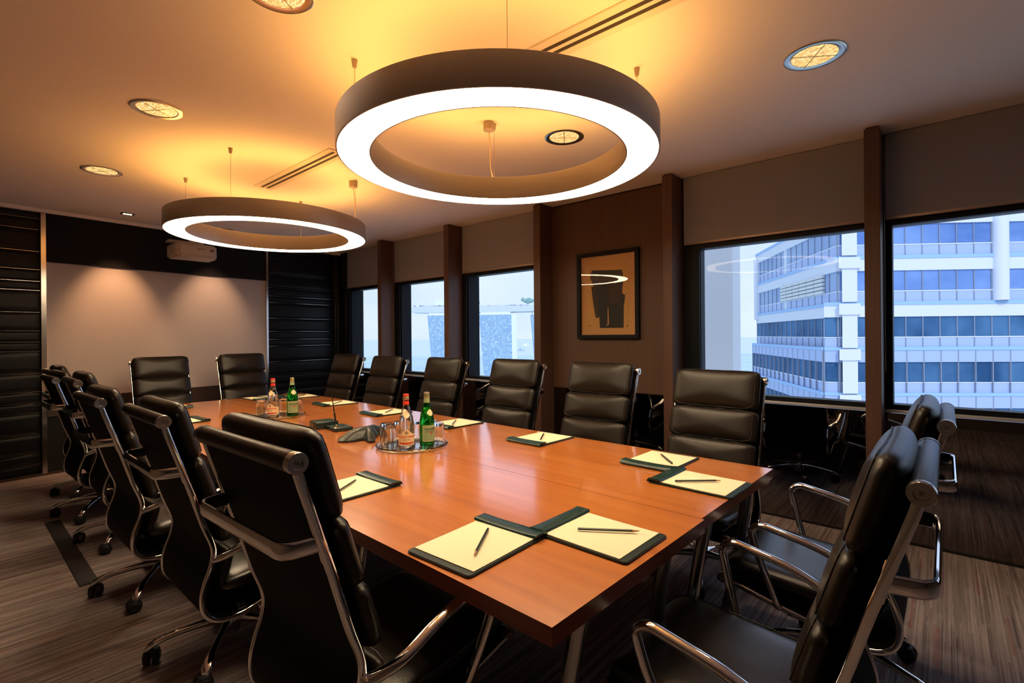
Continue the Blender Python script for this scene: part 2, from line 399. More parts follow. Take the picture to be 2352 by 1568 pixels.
# roller blinds
bl = ['beside the far wall','second from the far wall','left of the picture pier','right of the picture pier','at the right edge of the photo','beyond the right edge of the photo','far beyond the right edge of the photo']
for i, (a, b) in enumerate(bays):
    t = thing('roller_blind', 'grey-brown roller blind partly lowered over the window %s' % bl[i], 'blind', (WX-0.006, (a+b)/2, 1.99), group='roller blinds on the windows')
    hw = (b-a)/2-0.012
    simple_box('blind_fabric', M['blind'], -0.004, 0.004, -hw, hw, 0.014, CEIL-1.99-0.004, parent=t)
    bm = bmesh.new(); box(bm, -0.008, 0.008, -hw, hw, 0.0, 0.018, bev=0.003); obj('bottom_bar', bm, M['blind_bar'], t)
    if i in (1, 4):
        bm = bmesh.new(); yy = hw+0.004
        for k in range(150):
            z = CEIL-1.99-0.03 - k*0.0097
            if i == 1 and z < -1.12 or z < -1.16: break
            bmesh.ops.create_icosphere(bm, subdivisions=1, radius=0.0030, matrix=Matrix.Translation((-0.012, yy+0.001, z)))
            bmesh.ops.create_icosphere(bm, subdivisions=1, radius=0.0030, matrix=Matrix.Translation((-0.030, yy+0.001, z)))
        obj('bead_chain', bm, M['chain'], t)

# ------------------------------------------------------------------ far wall: screen, valance, padded panels
ZT = [2.431,2.327,2.12,1.948,1.838,1.752,1.545,1.371,1.266,1.178,0.969,0.795,0.689,0.596,0.393,0.214,0.114,0.02]
def padded(x0, x1, label):
    t = thing('padded_wall_panel', label, 'wall panel', (x0, SY(x0), 0), group='padded panels either side of the screen')
    def tf0(x, off, z): return Vector((x-x0, SY(x,off)-SY(x0), z))
    edges = [2.50]+ZT
    for k in range(len(edges)-1):
        z1, z0 = edges[k]-0.006, edges[k+1]+0.006
        bm = bmesh.new(); nx, nz = 10, 8
        grid = {}
        for i in range(nx+1):
            for j in range(nz+1):
                u, w = i/nx, j/nz
                d = 0.019*(1-abs(2*w-1)**5)**0.5*(1-abs(2*u-1)**14)**0.5
                grid[i,j] = bm.verts.new(tf0(x0+0.008+(x1-x0-0.016)*u, 0.006+d, z0+(z1-z0)*w))
        for i in range(nx):
            for j in range(nz): bm.faces.new((grid[i,j], grid[i+1,j], grid[i+1,j+1], grid[i,j+1]))
        obj('padded_strip', bm, M['wall_leather'], t)
    for z in ZT[:-1]:
        bm = bmesh.new(); sweep(bm, [tf0(x0+0.006,0.024,z), tf0(x1-0.006,0.024,z)], 0.008, 0.0032, ref=Vector((0,1,0)), n=8)
        obj('chrome_strip', bm, M['trim'], t)
    return t
padded(-1.10, 0.600, 'black padded leather panel with chrome strips left of the projection screen')
padded(2.785, 3.80, 'black padded leather panel with chrome strips right of the projection screen')
for i, (x0, x1, o1) in enumerate([(0.604,0.640,0.05), (2.757,2.782,0.045), (3.803,3.835,0.04)]):
    bm = bmesh.new(); spoly(x0, x1, 0, o1, 0.0, 2.50, bm); struct(obj('trim_%d' % (i+10), bm, M['trim'], smooth=False), 'polished upright strip on the far wall')
bm = bmesh.new(); spoly(XL, WX-0.005, 0, 0.055, 2.495, CEIL, bm); struct(obj('trim_13', bm, M['ceiling'], smooth=False), 'painted strip where the far wall meets the ceiling')
bm = bmesh.new(); spoly(0.640, 2.757, 0, 0.03, 2.03, 2.495, bm); tag(obj('screen_valance', bm, M['valance'], smooth=False), 'plain black valance above the projection screen', 'wall panel')
bm = bmesh.new(); spoly(0.640, 2.757, 0.0, 0.018, 0.72, 2.03, bm); tag(obj('projection_screen', bm, M['screen'], smooth=False), 'wide pale projection screen on the far wall', 'screen')
bm = bmesh.new(); spoly(0.640, 2.757, 0.0, 0.06, 0.55, 0.72, bm); tag(obj('screen_rail', bm, M['rail'], smooth=False), 'dark brown rail running below the projection screen', 'rail')
bm = bmesh.new(); spoly(0.640, 2.757, 0.0, 0.03, 0.0, 0.55, bm); struct(obj('trim_14', bm, M['kick'], smooth=False), 'black panel below the screen')
bm = bmesh.new(); spoly(XL, WX, 0, 0.06, 0.0, 0.018, bm); struct(obj('baseboard_front', bm, M['rail'], smooth=False))

# ------------------------------------------------------------------ ceiling fittings
def downlight(x, y, label):
    t = thing('recessed_downlight', label, 'ceiling light', (x, y, CEIL), group='recessed downlights')
    bm = bmesh.new(); lathe(bm, [(0.092,-0.002), (0.115,-0.007), (0.122,-0.004), (0.122,0.0)], 40); obj('trim_ring', bm, M['cap'], t)
    bm = bmesh.new(); lathe(bm, [(0.097,-0.0015), (0.095,-0.0018), (0.070,-0.001), (0.0,-0.001)], 40); obj('reflector', bm, M['gold'], t, recalc=True)
    bm = bmesh.new()
    for a in (0.6, 0.6+PI/2):
        c, s = math.cos(a)*0.094, math.sin(a)*0.094
        sweep(bm, [(-c,-s,-0.004), (c,s,-0.004)], 0.0012, 0.002, ref=Vector((0,0,1)), n=6)
    obj('cross_baffle', bm, M['baffle'], t)
    bm = bmesh.new(); lathe(bm, [(0.0,-0.0022),(0.090,-0.0022),(0.092,-0.0012)], 40); obj('lamp', bm, M['glint_glow'], t)  # glowing disc imitates the reflector's glitter
    return t
DL = [(0.79,1.79,'round gold downlight at the top edge of the photo, nearest over the left chairs'), (0.762,3.20,'round gold downlight over the left chairs, middle one of three'), (0.768,4.668,'round gold downlight furthest left, towards the projection screen'),
      (2.553,1.787,'round gold downlight with dark rim seen through the near ring lamp'), (2.558,0.434,'round downlight with bright blue-white rim near the right windows')]
for x, y, l in DL: downlight(x, y, l)
def spot_fix(x, y, label):
    t = thing('square_spotlight', label, 'spotlight', (x, y, CEIL), group='small spotlights before the screen')
    bm = bmesh.new(); box(bm, -0.055, 0.055, -0.045, 0.045, -0.004, 0.0); obj('bezel', bm, M['vent_dark'], t, smooth=False)
    bm = bmesh.new(); box(bm, -0.035, 0.035, -0.018, 0.018, -0.0055, -0.004); obj('lamp', bm, M['spotglow'], t, smooth=False)
SPOTS = [(1.20, 6.10), (2.13, 6.18)]
spot_fix(*SPOTS[0], 'small square spotlight in the ceiling above the left part of the screen')
spot_fix(*SPOTS[1], 'small square spotlight in the ceiling above the right part of the screen')
def vent(y0, y1, label):
    t = thing('slot_air_vent', label, 'air vent', (1.735, (y0+y1)/2, CEIL), group='slot air vents')
    h = (y1-y0)/2
    bm = bmesh.new(); box(bm, -0.075, 0.075, -h-0.03, h+0.03, -0.006, 0.0, bev=0.002, seg=1); obj('vent_frame', bm, M['vent'], t, smooth=False)
    for x in (-0.022, 0.022):
        bm = bmesh.new(); box(bm, x-0.010, x+0.010, -h, h, -0.0075, -0.006); obj('slot', bm, M['vent_dark'], t, smooth=False)
vent(3.06, 4.20, 'two-slot air vent in the ceiling between the two ring lamps')
vent(-0.3, 1.62, 'long two-slot air vent at the top of the photo behind the near ring lamp')

# ring lamps
def ring_lamp(x, y, label, wa):
    t = thing('ring_pendant_lamp', label, 'pendant lamp', (x, y, 2.072), group='ring pendant lamps over the table')
    R, r, h = 0.704, 0.562, 0.121
    bm = bmesh.new()
    lathe(bm, [(R-0.007,0.004), (R-0.007,0.0), (R-0.001,0.0), (R,0.002), (R,h-0.002), (R-0.002,h), (R-0.008,h), (R-0.008,0.016), (r+0.008,0.016), (r+0.008,h), (r+0.002,h), (r,h-0.002), (r,0.002), (r+0.001,0.0), (r+0.007,0.0), (r+0.007,0.004)], 128)
    obj('lamp_shell', bm, M['lamp_shell'], t)
    bm = bmesh.new(); lathe(bm, [(r+0.0072,0.003), (R-0.0072,0.003), (R-0.0072,0.008), (r+0.0072,0.008), (r+0.0072,0.003)], 128); obj('diffuser', bm, M['lamp_glow'], t)
    bm = bmesh.new(); lathe(bm, [(r+0.03,h-0.008), (R-0.03,h-0.008), (R-0.03,h-0.014), (r+0.03,h-0.014), (r+0.03,h-0.008)], 96); obj('uplight_tube', bm, M['lamp_up'], t)
    top = CEIL-2.072
    for k in range(4):
        a = wa + k*PI/2; cx, cy = 0.643*math.cos(a), 0.643*math.sin(a)
        bm = bmesh.new(); sweep(bm, [(cx,cy,h-0.03), (cx,cy,top-0.035)], 0.0011, 0.0011, n=6)
        lathe(bm, [(0.0,h-0.01),(0.006,h-0.008),(0.005,h+0.012),(0.0,h+0.014)], 12, c=(cx,cy,0))
        w = obj('suspension_wire', bm, M['wire'], t)
        bm = bmesh.new(); lathe(bm, [(0.0,top-0.035),(0.009,top-0.035),(0.012,top-0.012),(0.014,top)], 16, c=(cx,cy,0)); obj('ceiling_anchor', bm, M['canopy'], w)
    a = wa + PI/2; ux, uy = math.cos(a), math.sin(a)
    if wa == WA1: ang = a; 
    else: ang = wa
    ux, uy = math.cos(ang), math.sin(ang); q = 0.62
    cxx, cyy = ux*q-uy*0.03, uy*q+ux*0.03
    bm = bmesh.new(); lathe(bm, [(0.0,top-0.048),(0.030,top-0.048),(0.032,top-0.046),(0.032,top)], 28, c=(cxx,cyy,0)); cn = obj('ceiling_canopy', bm, M['canopy'], t)
    bm = bmesh.new(); sweep(bm, smooth_path([(cxx,cyy,top-0.05), (cxx+0.008,cyy,top-0.12), (cxx+0.02,cyy+0.01,top-0.2), (cxx+0.015,cyy,top-0.27), (ux*0.63,uy*0.63,h-0.02)], 8), 0.0028, 0.0028, n=8); obj('power_cable', bm, M['cable'], cn)
yw = math.radians(-48.832)
def c2w(X, Y): return (X*math.cos(yw)-Y*math.sin(yw), X*math.sin(yw)+Y*math.cos(yw))
WA1 = yw + math.radians(3.93)
x, y = c2w(-0.0525, 2.2593); ring_lamp(x, y, 'large glowing ring pendant lamp nearest the camera', WA1); RC1 = (x, y)
x, y = c2w(-1.8703, 3.876); ring_lamp(x, y, 'smaller looking glowing ring pendant lamp towards the projection screen', WA1+1e-6); RC2 = (x, y)

# projector on a wall arm
t = thing('projector', 'white short-throw projector hung from an arm before the black valance', 'projector', (1.77, 6.12, 2.14))
pr = [(-0.205,-0.13),(-0.17,-0.17),(0.10,-0.17),(0.17,-0.15),(0.205,-0.10),(0.205,0.14),(-0.205,0.14)]
bm = bmesh.new(); prism(bm, pr, 0.0, 0.145); bmesh.ops.bevel(bm, geom=bm.edges[:], offset=0.018, segments=3, affect='EDGES'); obj('projector_body', bm, M['proj'], t)
bm = bmesh.new(); box(bm, -0.17, 0.155, -0.178, -0.165, 0.03, 0.11, bev=0.004); obj('front_plate', bm, M['proj'], t)
bm = bmesh.new(); box(bm, 0.11, 0.15, -0.1805, -0.175, 0.075, 0.10); obj('vent_grille', bm, M['proj_dark'], t)
bm = bmesh.new(); box(bm, -0.1, 0.1, -0.02, 0.30, 0.155, 0.185, bev=0.006); box(bm, -0.03, 0.03, -0.01, 0.04, 0.13, 0.33, bev=0.004); box(bm, -0.21, -0.02, 0.05, 0.16, 0.175, 0.20, bev=0.006); obj('wall_arm', bm, M['proj'], t)
text_obj('maker_name', 'EPSON', 0.026, M['proj_dark'], t, tf=lambda v: Vector((v.x+0.03, -0.1785-v.z, v.y+0.092)), bold=0.0006)

# framed picture
t = thing('framed_picture', 'black framed abstract picture hanging on the dark veneer panel', 'picture', (WX-0.013, 2.238, 1.642))
fw, fh, b_ = 0.307, 0.384, 0.034
bm = bmesh.new()
for (y0,y1,z0,z1) in ((-fw,fw,fh-b_,fh),(-fw,fw,-fh,-fh+b_),(-fw,-fw+b_,-fh+b_,fh-b_),(fw-b_,fw,-fh+b_,fh-b_)): box(bm, -0.035, 0.0, y0, y1, z0, z1)
obj('picture_frame', bm, M['frame'], t, smooth=False)
iw, ih = fw-b_, fh-b_
def AP(u, v, d): return Vector((-d, iw-2*iw*u, ih-2*ih*v))
def flat(name, pts, d, m, parent=t):
    bm = bmesh.new(); vs = [bm.verts.new(AP(u,v,d)) for u, v in pts]; vb = [bm.verts.new(AP(u,v,d-0.001)) for u, v in pts]
    bm.faces.new(vs); bm.faces.new(vb[::-1]); n = len(pts)
    for i in range(n): bm.faces.new((vs[i], vb[i], vb[(i+1)%n], vs[(i+1)%n]))
    return obj(name, bm, m, parent, smooth=False)
mb = flat('mat_board', [(0,0),(1,0),(1,1),(0,1)], 0.006, M['art_paper'])
sh = flat('picture_sheet', [(0.10,0.07),(0.87,0.07),(0.87,0.92),(0.12,0.92)], 0.0075, M['art_inner'])
def uvp(P): return [((x-233)/806, (y-(265-95*(x-230)/810))/((1382-7*(x-245)/795)-(265-95*(x-230)/810))) for x, y in P]
flat('brush_shape', uvp([(400,435),(430,445),(600,440),(840,430),(855,480),(862,600),(848,700),(845,770),(885,800),(880,880),(866,960),(862,1275),(518,1280),(510,1110),(478,1140),(450,1120),(430,1000),(415,900),(400,780),(388,680),(425,672),(400,610),(375,560),(385,480)]), 0.0090, M['art_brown'], sh)
flat('brush_shape', uvp([(455,690),(645,640),(650,900),(800,900),(795,980),(815,1010),(812,1275),(518,1278),(508,1110),(490,900)]), 0.0102, M['art_black'], sh)
flat('brush_shape', uvp([(400,440),(845,433),(850,470),(700,500),(540,520),(430,480)]), 0.0102, M['art_green'], sh)
flat('brush_shape', uvp([(820,810),(882,802),(878,880),(866,960),(860,1272),(815,1272)]), 0.0102, M['art_green'], sh)
flat('brush_shape', uvp([(636,980),(648,985),(652,1230),(634,1235)]), 0.0112, M['art_paper'], sh)
flat('brush_shape', uvp([(700,520),(830,500),(838,760),(780,900),(690,930),(670,760)]), 0.0112, M['art_brown'], sh)
for u, v_ in [(.13,.122),(.46,.112),(.806,.115),(.14,.497),(.82,.495),(.154,.878),(.84,.887),(.485,.88)]:
    bm = bmesh.new(); p = AP(u, v_, 0.008); lathe(bm, [(0.0,-0.006),(0.007,-0.005),(0.008,0.0)], 14, axis='X', c=tuple(p)); obj('mounting_stud', bm, M['art_stud'], t)
bm = bmesh.new(); box(bm, -0.024, -0.0225, -iw, iw, -ih, ih); obj('picture_glass', bm, M['art_glass'], t, smooth=False)

# ------------------------------------------------------------------ table modules
def table(x0, x1, y0, y1, label):
    cx, cy = (x0+x1)/2, (y0+y1)/2; t = thing('conference_table', label, 'table', (cx, cy, 0), group='joined conference table sections')
    t.rotation_euler.z = math.radians(1.5)
    hx, hy = (x1-x0)/2, (y1-y0)/2
    bm = bmesh.new(); box(bm, -hx+0.0012, hx-0.0012, -hy+0.001, hy-0.001, 0.648, 0.690)
    o = obj('tabletop', bm, [M['table'], M['table_edge']], t, smooth=False)
    for p in o.data.polygons:
        if abs(p.normal.z) < 0.6: p.material_index = 1
    for sx in (-1, 1):
        for sy in (-1, 1):
            bm = bmesh.new()
            sweep(bm, smooth_path([(sx*(hx-0.18), sy*(hy-0.05), 0.648), (sx*(hx-0.17), sy*(hy-0.075), 0.50), (sx*(hx-0.155), sy*(hy-0.115), 0.25), (sx*(hx-0.14), sy*(hy-0.17), 0.025)], 6), 0.022, 0.022, n=20)
            lg = obj('leg', bm, M['steel'], t)
            bm = bmesh.new(); lathe(bm, [(0.0,0.0),(0.026,0.0),(0.026,0.02),(0.02,0.028)], 20, c=(sx*(hx-0.14), sy*(hy-0.17), 0)); obj('foot', bm, M['plastic'], lg)
    bm = bmesh.new(); box(bm, -hx+0.12, hx-0.12, -0.03, 0.03, 0.60, 0.648); box(bm, -0.03, 0.03, -hy+0.08, hy-0.08, 0.615, 0.648); obj('under_frame', bm, M['plastic'], t, smooth=False)
    return t
# the whole run is turned 1.5 degrees: centre line passes (1.484,0.54) and (1.556,3.42)
TA = math.radians(1.5)
def tmod(u0, u1, v0, v1, label):
    """u across, v along, from the near joint (1.484, 0)"""
    uc, vc = (u0+u1)/2, (v0+v1)/2
    ox, oy = 1.470*1.09, 0.0
    t = table(-(u1-u0)/2, (u1-u0)/2, -(v1-v0)/2, (v1-v0)/2, label)
    t.location = (ox + uc*math.cos(TA*-1) - vc*math.sin(-TA), oy + uc*math.sin(-TA) + vc*math.cos(-TA), 0)
    t.rotation_euler.z = -TA
    return t
K = 1.09          # plan units of the table layout
TZ = 0.690         # height of the table surface
tmod(-0.735*K, 0.0, 0.542*K, 3.43*K, 'long cherry wood table section at the near end, its sharp corner pointing at us')
tmod(0.0, 0.735*K, 0.552*K, 3.43*K, 'long cherry wood table section on the window side of the near end')
tmod(-0.735*K, 0.0, 3.43*K, 4.85*K, 'shorter cherry wood table section at the screen end on the left')
tmod(0.0, 0.735*K, 3.43*K, 4.85*K, 'shorter cherry wood table section at the screen end on the window side')

# ------------------------------------------------------------------ chairs
ZR = 1.01
PROF = [(0,1.01),(.012,.965),(.045,.86),(.080,.75),(.118,.62),(.145,.545),(.152,.503),(.144,.455),(.126,.405),(.115,.355),(.120,.300),(.148,.262),(.20,.244),(.27,.248),(.36,.275),(.46,.296),(.56,.320),(.650,.340)]
OFF = 0.33
def prof_path(pts=PROF, n=4): return [Vector((0, p[1]-OFF, p[2])) for p in [(0,)+(q[0],q[1]) for q in pts]]
BASEROT = 0.62
def chair():
    t = thing('office_chair', 'proto', 'office chair')
    path = smooth_path([(0, r-OFF, z) for r, z in PROF], 4)
    up = []     # parts that rise with the gas column
    for s in (-1, 1):
        bm = bmesh.new(); sweep(bm, [p + Vector((s*0.238,0,0)) for p in path], 0.0075, 0.0105, n=12, power=3.0)
        up.append(obj('side_rail', bm, M['chrome'], t))
    # shell of stretched leather between the rails
    bm = bmesh.new(); A = []
    for i, p in enumerate(path[1:]):
        tt = (path[min(i+2,len(path)-1)] - path[i]).normalized(); nrm = Vector((0, tt.z, -tt.y))
        if nrm.y < 0 and i < 30: pass
        row = []
        for k in range(9):
            x = -0.230 + 0.46*k/8
            row.append((bm.verts.new(p + Vector((x,0,0)) + nrm*0.006), bm.verts.new(p + Vector((x,0,0)) - nrm*0.006)))
        A.append(row)
    for a, b in zip(A, A[1:]):
        for k in range(8):
            bm.faces.new((a[k][0], a[k+1][0], b[k+1][0], b[k][0])); bm.faces.new((a[k][1], b[k][1], b[k+1][1], a[k+1][1]))
        bm.faces.new((a[0][0], b[0][0], b[0][1], a[0][1])); bm.faces.new((a[8][0], a[8][1], b[8][1], b[8][0]))
    up.append(obj('leather_shell', bm, M['leather_back'], t))
    # back and front rollers
    for (r, z, rad, nm) in ((0.0, ZR, 0.0225, 'back_roller'), (0.655, 0.345, 0.019, 'front_roller')):
        bm = bmesh.new(); pr = [(0.0,-0.236),(rad*0.93,-0.236),(rad,-0.226),(rad,0.226),(rad*0.93,0.236),(0.0,0.236)]
        lathe(bm, pr, 28, axis='X', c=(0, r-OFF, z)); ro = obj(nm, bm, M['leather'], t); up.append(ro)
        for s in (-1, 1):
            bm = bmesh.new(); pr = [(rad*0.9,0.234),(rad*1.04,0.235),(rad*1.04,0.248),(rad*0.98,0.252),(rad*0.56,0.252),(rad*0.52,0.248),(rad*0.50,0.2455),(rad*0.20,0.2455),(0.0,0.2455)]
            lathe(bm, [(a, s*b) for a, b in pr], 32, axis='X', c=(0, r-OFF, z)); cp = obj('end_cap', bm, M['cap'], ro)
            bm = bmesh.new(); lathe(bm, [(rad*0.20,s*0.2450),(rad*0.18,s*0.2485),(rad*0.09,s*0.2485),(rad*0.08,s*0.246),(0,s*0.246)], 12, axis='X', c=(0, r-OFF, z)); up_ = obj('cap_screw', bm, M['steel'], t); up.append(up_)
    # cushions
    def at_len(s0):
        acc = 0
        for a, b in zip(path, path[1:]):
            d = (b-a).length
            if acc + d >= s0: return a.lerp(b, (s0-acc)/d), (b-a).normalized()
            acc += d
        return path[-1], (path[-1]-path[-2]).normalized()
    pads = [(-0.040, 0.178, 0.048), (0.180, 0.353, 0.047), (0.355, 0.522, 0.046), (0.524, 0.662, 0.040)]
    for k, (s0, s1, hz) in enumerate(pads):
        pa, ta = at_len(max(s0,0.0)); pb, tb = at_len(s1)
        if s0 < 0: pa = pa + ta*s0
        d = (pb-pa).normalized(); n_ = Vector((0, -d.z, d.y)); n_ = n_ if n_.y > 0 else -n_
        c = (pa+pb)/2 + n_*(hz+0.010 + (0.012 if k == 3 else 0)); hl = (pb-pa).length/2
        def tf(p, c=c, d=d, n_=n_, hl=hl):
            # slight dip across the width
            return c + Vector((p.x,0,0)) + d*p.y + n_*(p.z - 0.006*(1-(p.x/0.235)**2))
        bm = bmesh.new(); pillow(bm, 0.236, hl+0.002, hz, e=9.0, r=2.25, sub=13, tf=tf); cu = obj('back_cushion', bm, M['leather'], t); up.append(cu)
        bm = bmesh.new(); cs = []
        for i in range(44):
            a = 2*PI*i/44; ca, sa = math.cos(a), math.sin(a); e = 9.0
            q = (abs(ca)**e+abs(sa)**e)**(1/e); zz = 0.5; sh = (1-zz**2.25)**(1/2.25)
            cs.append(tf(Vector((ca/q*0.238*sh, sa/q*(hl+0.006)*sh, hz*zz))))
        sweep(bm, cs, 0.0016, 0.0016, n=6, closed=True); up.append(obj('seam', bm, M['piping'], t))
    # seat cushion
    pts = [(0.17,0.335),(0.26,0.345),(0.42,0.362),(0.56,0.380),(0.665,0.392)]
    def tfs(p):
        u = (p.y/0.245+1)/2; y = 0.165+0.505*u; z = 0.348+0.040*u + p.z*(1.0) - 0.012*(1-(p.x/0.24)**2)*(1 if p.z > 0 else 0)
        if u > 0.86: z -= (u-0.86)**2*1.0
        return Vector((p.x, y-OFF, z+0.012))
    bm = bmesh.new(); pillow(bm, 0.240, 0.245, 0.046, e=9.0, r=3.0, sub=13, tf=tfs); up.append(obj('seat_cushion', bm, M['seat_leather'], t))
    bm = bmesh.new(); cs = []
    for i in range(60):
        a = 2*PI*i/60; ca, sa = math.cos(a), math.sin(a); q = (abs(ca)**9+abs(sa)**9)**(1/9.)
        cs.append(tfs(Vector((ca/q*0.2415, sa/q*0.2465, 0.020))))
    sweep(bm, cs, 0.0016, 0.0016, n=6, closed=True); up.append(obj('seam', bm, M['piping'], t))
    # armrests
    for s in (-1, 1):
        pt = [(s*0.247, 0.154-OFF, 0.485), (s*0.262, 0.166-OFF, 0.490), (s*0.302, 0.215-OFF, 0.522), (s*0.308, 0.32-OFF, 0.572), (s*0.308, 0.50-OFF, 0.608), (s*0.308, 0.535-OFF, 0.582), (s*0.300, 0.515-OFF, 0.50), (s*0.280, 0.485-OFF, 0.40), (s*0.262, 0.462-OFF, 0.325), (s*0.250, 0.46-OFF, 0.306)]
        pth = fillet(pt, 0.055, 7)
        bm = bmesh.new(); sweep(bm, pth, 0.0165, 0.0125, n=14); 
        arm = obj('armrest', bm, M['chrome'], t); up.append(arm)
        bm = bmesh.new(); lathe(bm, [(0.0,s*0.262),(0.010,s*0.262),(0.013,s*0.256),(0.013,s*0.240)], 16, axis='X', c=(0,0.46-OFF,0.304)); up.append(obj('arm_bolt', bm, M['chrome'], t)); bm = bmesh.new(); lathe(bm, [(0.0,s*0.262),(0.009,s*0.262),(0.012,s*0.256),(0.012,s*0.240)], 16, axis='X', c=(0,0.152-OFF,0.485))
        up.append(obj('arm_bolt', bm, M['chrome'], t))
    # grab handle behind the back
    hz_ = 0.826
    pt = [(-0.236,0.052-OFF,hz_),(-0.222,-0.020-OFF,hz_),(0.222,-0.020-OFF,hz_),(0.236,0.052-OFF,hz_)]
    bm = bmesh.new(); sweep(bm, fillet(pt, 0.045, 8), 0.0185, 0.0065, ref=Vector((0,0,1)), n=14, power=2.6)
    for s in (-1,1):
        sweep(bm, [(s*0.236, 0.044-OFF, 0.868), (s*0.236, 0.066-OFF, 0.786)], 0.004, 0.010, n=10)
    up.append(obj('grab_handle', bm, M['chrome'], t))
    # tilt mechanism, gas column, lever
    bm = bmesh.new(); box(bm, -0.075, 0.075, -0.12, 0.12, 0.215, 0.272, bev=0.012); box(bm, -0.235, 0.235, -0.10, -0.065, 0.258, 0.278, bev=0.006); box(bm, -0.235, 0.235, 0.07, 0.105, 0.268, 0.290, bev=0.006)
    lathe(bm, [(0.0,0.205),(0.034,0.205),(0.040,0.225)], 20)
    sweep(bm, [(0.05,0.02,0.235),(0.19,0.03,0.232),(0.235,0.03,0.228)], 0.006, 0.004, ref=Vector((0,0,1)), n=8)
    up.append(obj('tilt_mechanism', bm, M['plastic'], t))
    bm = bmesh.new(); lathe(bm, [(0.0,0.06),(0.024,0.06),(0.0245,0.19),(0.022,0.195),(0.015,0.195),(0.015,0.29),(0.0,0.29)], 20); obj('gas_column', bm, M['cap'], t)
    # five star base with castors
    bm = bmesh.new(); lathe(bm, [(0.0,0.055),(0.028,0.055),(0.031,0.075),(0.034,0.12),(0.028,0.128),(0.0,0.128)], 24); base = obj('base_hub', bm, M['chrome'], t)
    for k in range(5):
        a = k*2*PI/5 + BASEROT; d = Vector((math.cos(a), math.sin(a), 0)); w = Vector((-math.sin(a), math.cos(a), 0))
        bm = bmesh.new(); R_ = []
        for (r, z, hw, hh) in [(0.015,0.108,0.024,0.024),(0.05,0.116,0.020,0.020),(0.11,0.114,0.015,0.014),(0.18,0.106,0.014,0.012),(0.235,0.096,0.016,0.012),(0.268,0.086,0.020,0.013),(0.290,0.075,0.019,0.012),(0.302,0.066,0.012,0.007)]:
            ring = []
            for j in range(12):
                b = 2*PI*j/12; cb, sb = math.cos(b), math.sin(b)
                ring.append(bm.verts.new(d*r + w*hw*math.copysign(abs(cb)**0.8, cb) + Vector((0,0,z+hh*math.copysign(abs(sb)**0.8, sb)))))
            R_.append(ring)
        for A_, B_ in zip(R_, R_[1:]):
            for j in range(12): bm.faces.new((A_[j], A_[(j+1)%12], B_[(j+1)%12], B_[j]))
        bm.faces.new(R_[0][::-1]); bm.faces.new(R_[-1]); lg = obj('base_leg', bm, M['chrome'], t)
        bm = bmesh.new(); c = d*0.282; ph = a + 0.9 + k*0.7; ax = Vector((math.cos(ph), math.sin(ph), 0))
        cc = c + Vector((-math.sin(ph), math.cos(ph), 0))*0.012
        mt = Matrix.Translation((cc.x, cc.y, 0.031)) @ Matrix.Rotation(ph, 4, 'Z')
        tmp = bmesh.new()
        for s in (-1, 1): lathe(tmp, [(0.0,s*0.029),(0.016,s*0.029),(0.018,s*0.027),(0.028,s*0.024),(0.031,s*0.018),(0.031,s*0.007),(0.022,s*0.005),(0,s*0.005)], 24, axis='X')
        lathe(tmp, [(0.0,-0.02),(0.008,-0.02),(0.008,0.02),(0.0,0.02)], 10, axis='X'); box(tmp, -0.021, 0.021, -0.018, 0.020, 0.004, 0.031, bev=0.007)
        lathe(tmp, [(0.0,0.02),(0.008,0.02),(0.008,0.045),(0.0,0.045)], 12)
        bmesh.ops.transform(tmp, matrix=mt, verts=tmp.verts); me_ = bpy.data.meshes.new('x'); tmp.to_mesh(me_); tmp.free(); bm.from_mesh(me_); bpy.data.meshes.remove(me_)
        obj('castor', bm, M['castor'], t)
    for o_ in bpy.data.objects:
        if o_.parent == t and o_.name.split('.')[0] in ('castor','base_leg','base_hub','gas_column'): o_.location.y = -0.035
    for o_ in [o_ for o_ in bpy.data.objects if o_.type == 'MESH' and (o_.parent == t or (o_.parent and o_.parent.parent == t))]:
        if o_.name.split('.')[0] in ('castor','base_leg','base_hub','gas_column'): continue
        for v in o_.data.vertices: v.co.x *= 1.02; v.co.y *= 1.02
    for u in up: u['rise'] = 1
    return t
proto = chair(); snapshot()
CH = []
def place_chair(x, y, face, label, group, dz=0.0, first=[True]):
    """x,y = base centre; face = heading angle (0 looks along +Y)"""
    if first[0]: c = proto; first[0] = False
    else: c = copy_tree(proto)
    c.location = (x, y, 0); c.rotation_euler.z = face; c['label'] = label; c['group'] = group
    CH.append((c, dz)); return c
E_, W_, S_ = -PI/2, PI/2, PI
GL, GW, GN, GF = 'chairs along the left side of the table', 'chairs along the window side of the table', 'chairs at the near end of the table', 'chairs at the screen end of the table'
RO = 0.33
CHS = [
 (1.255, 0.462, 0.024, 'black leather office chair closest to the camera at left, its back filling the foreground'),
 (2.280, 0.495, -0.008, 'black leather office chair second from the camera along the left side'),
 (3.120, 0.455, -0.010, 'black leather office chair third from the camera along the left side'),
 (4.030, 0.512, 0.020, 'black leather office chair fourth from the camera along the left side'),
 (4.780, 0.485, 0.000, 'black leather office chair fifth from the camera, half hidden in the left row'),
 (5.440, 0.552, 0.012, 'black leather office chair furthest away in the left row near the padded panel')]
OFF = 0.33*1.02
for i, (y, xr, dz, lab) in enumerate(CHS): place_chair(xr+OFF, y, E_ + (0.03,0.0,0.02,-0.02,0.03,0.0)[i], lab, GL, dz)
WIN = [(1.01,2.93,0.030,'black leather office chair at the window-side table corner, backed by the office block view'),
 (1.755,2.93,0.052,'black leather office chair facing us below the framed picture'),
 (2.52,2.94,0.053,'black leather office chair on the window side, left of the one below the picture'),
 (3.335,2.93,0.048,'black leather office chair on the window side, before the third window'),
 (4.17,2.93,0.044,'black leather office chair on the window side, second from the far wall'),
 (4.92,2.93,0.050,'black leather office chair on the window side nearest the far wall')]
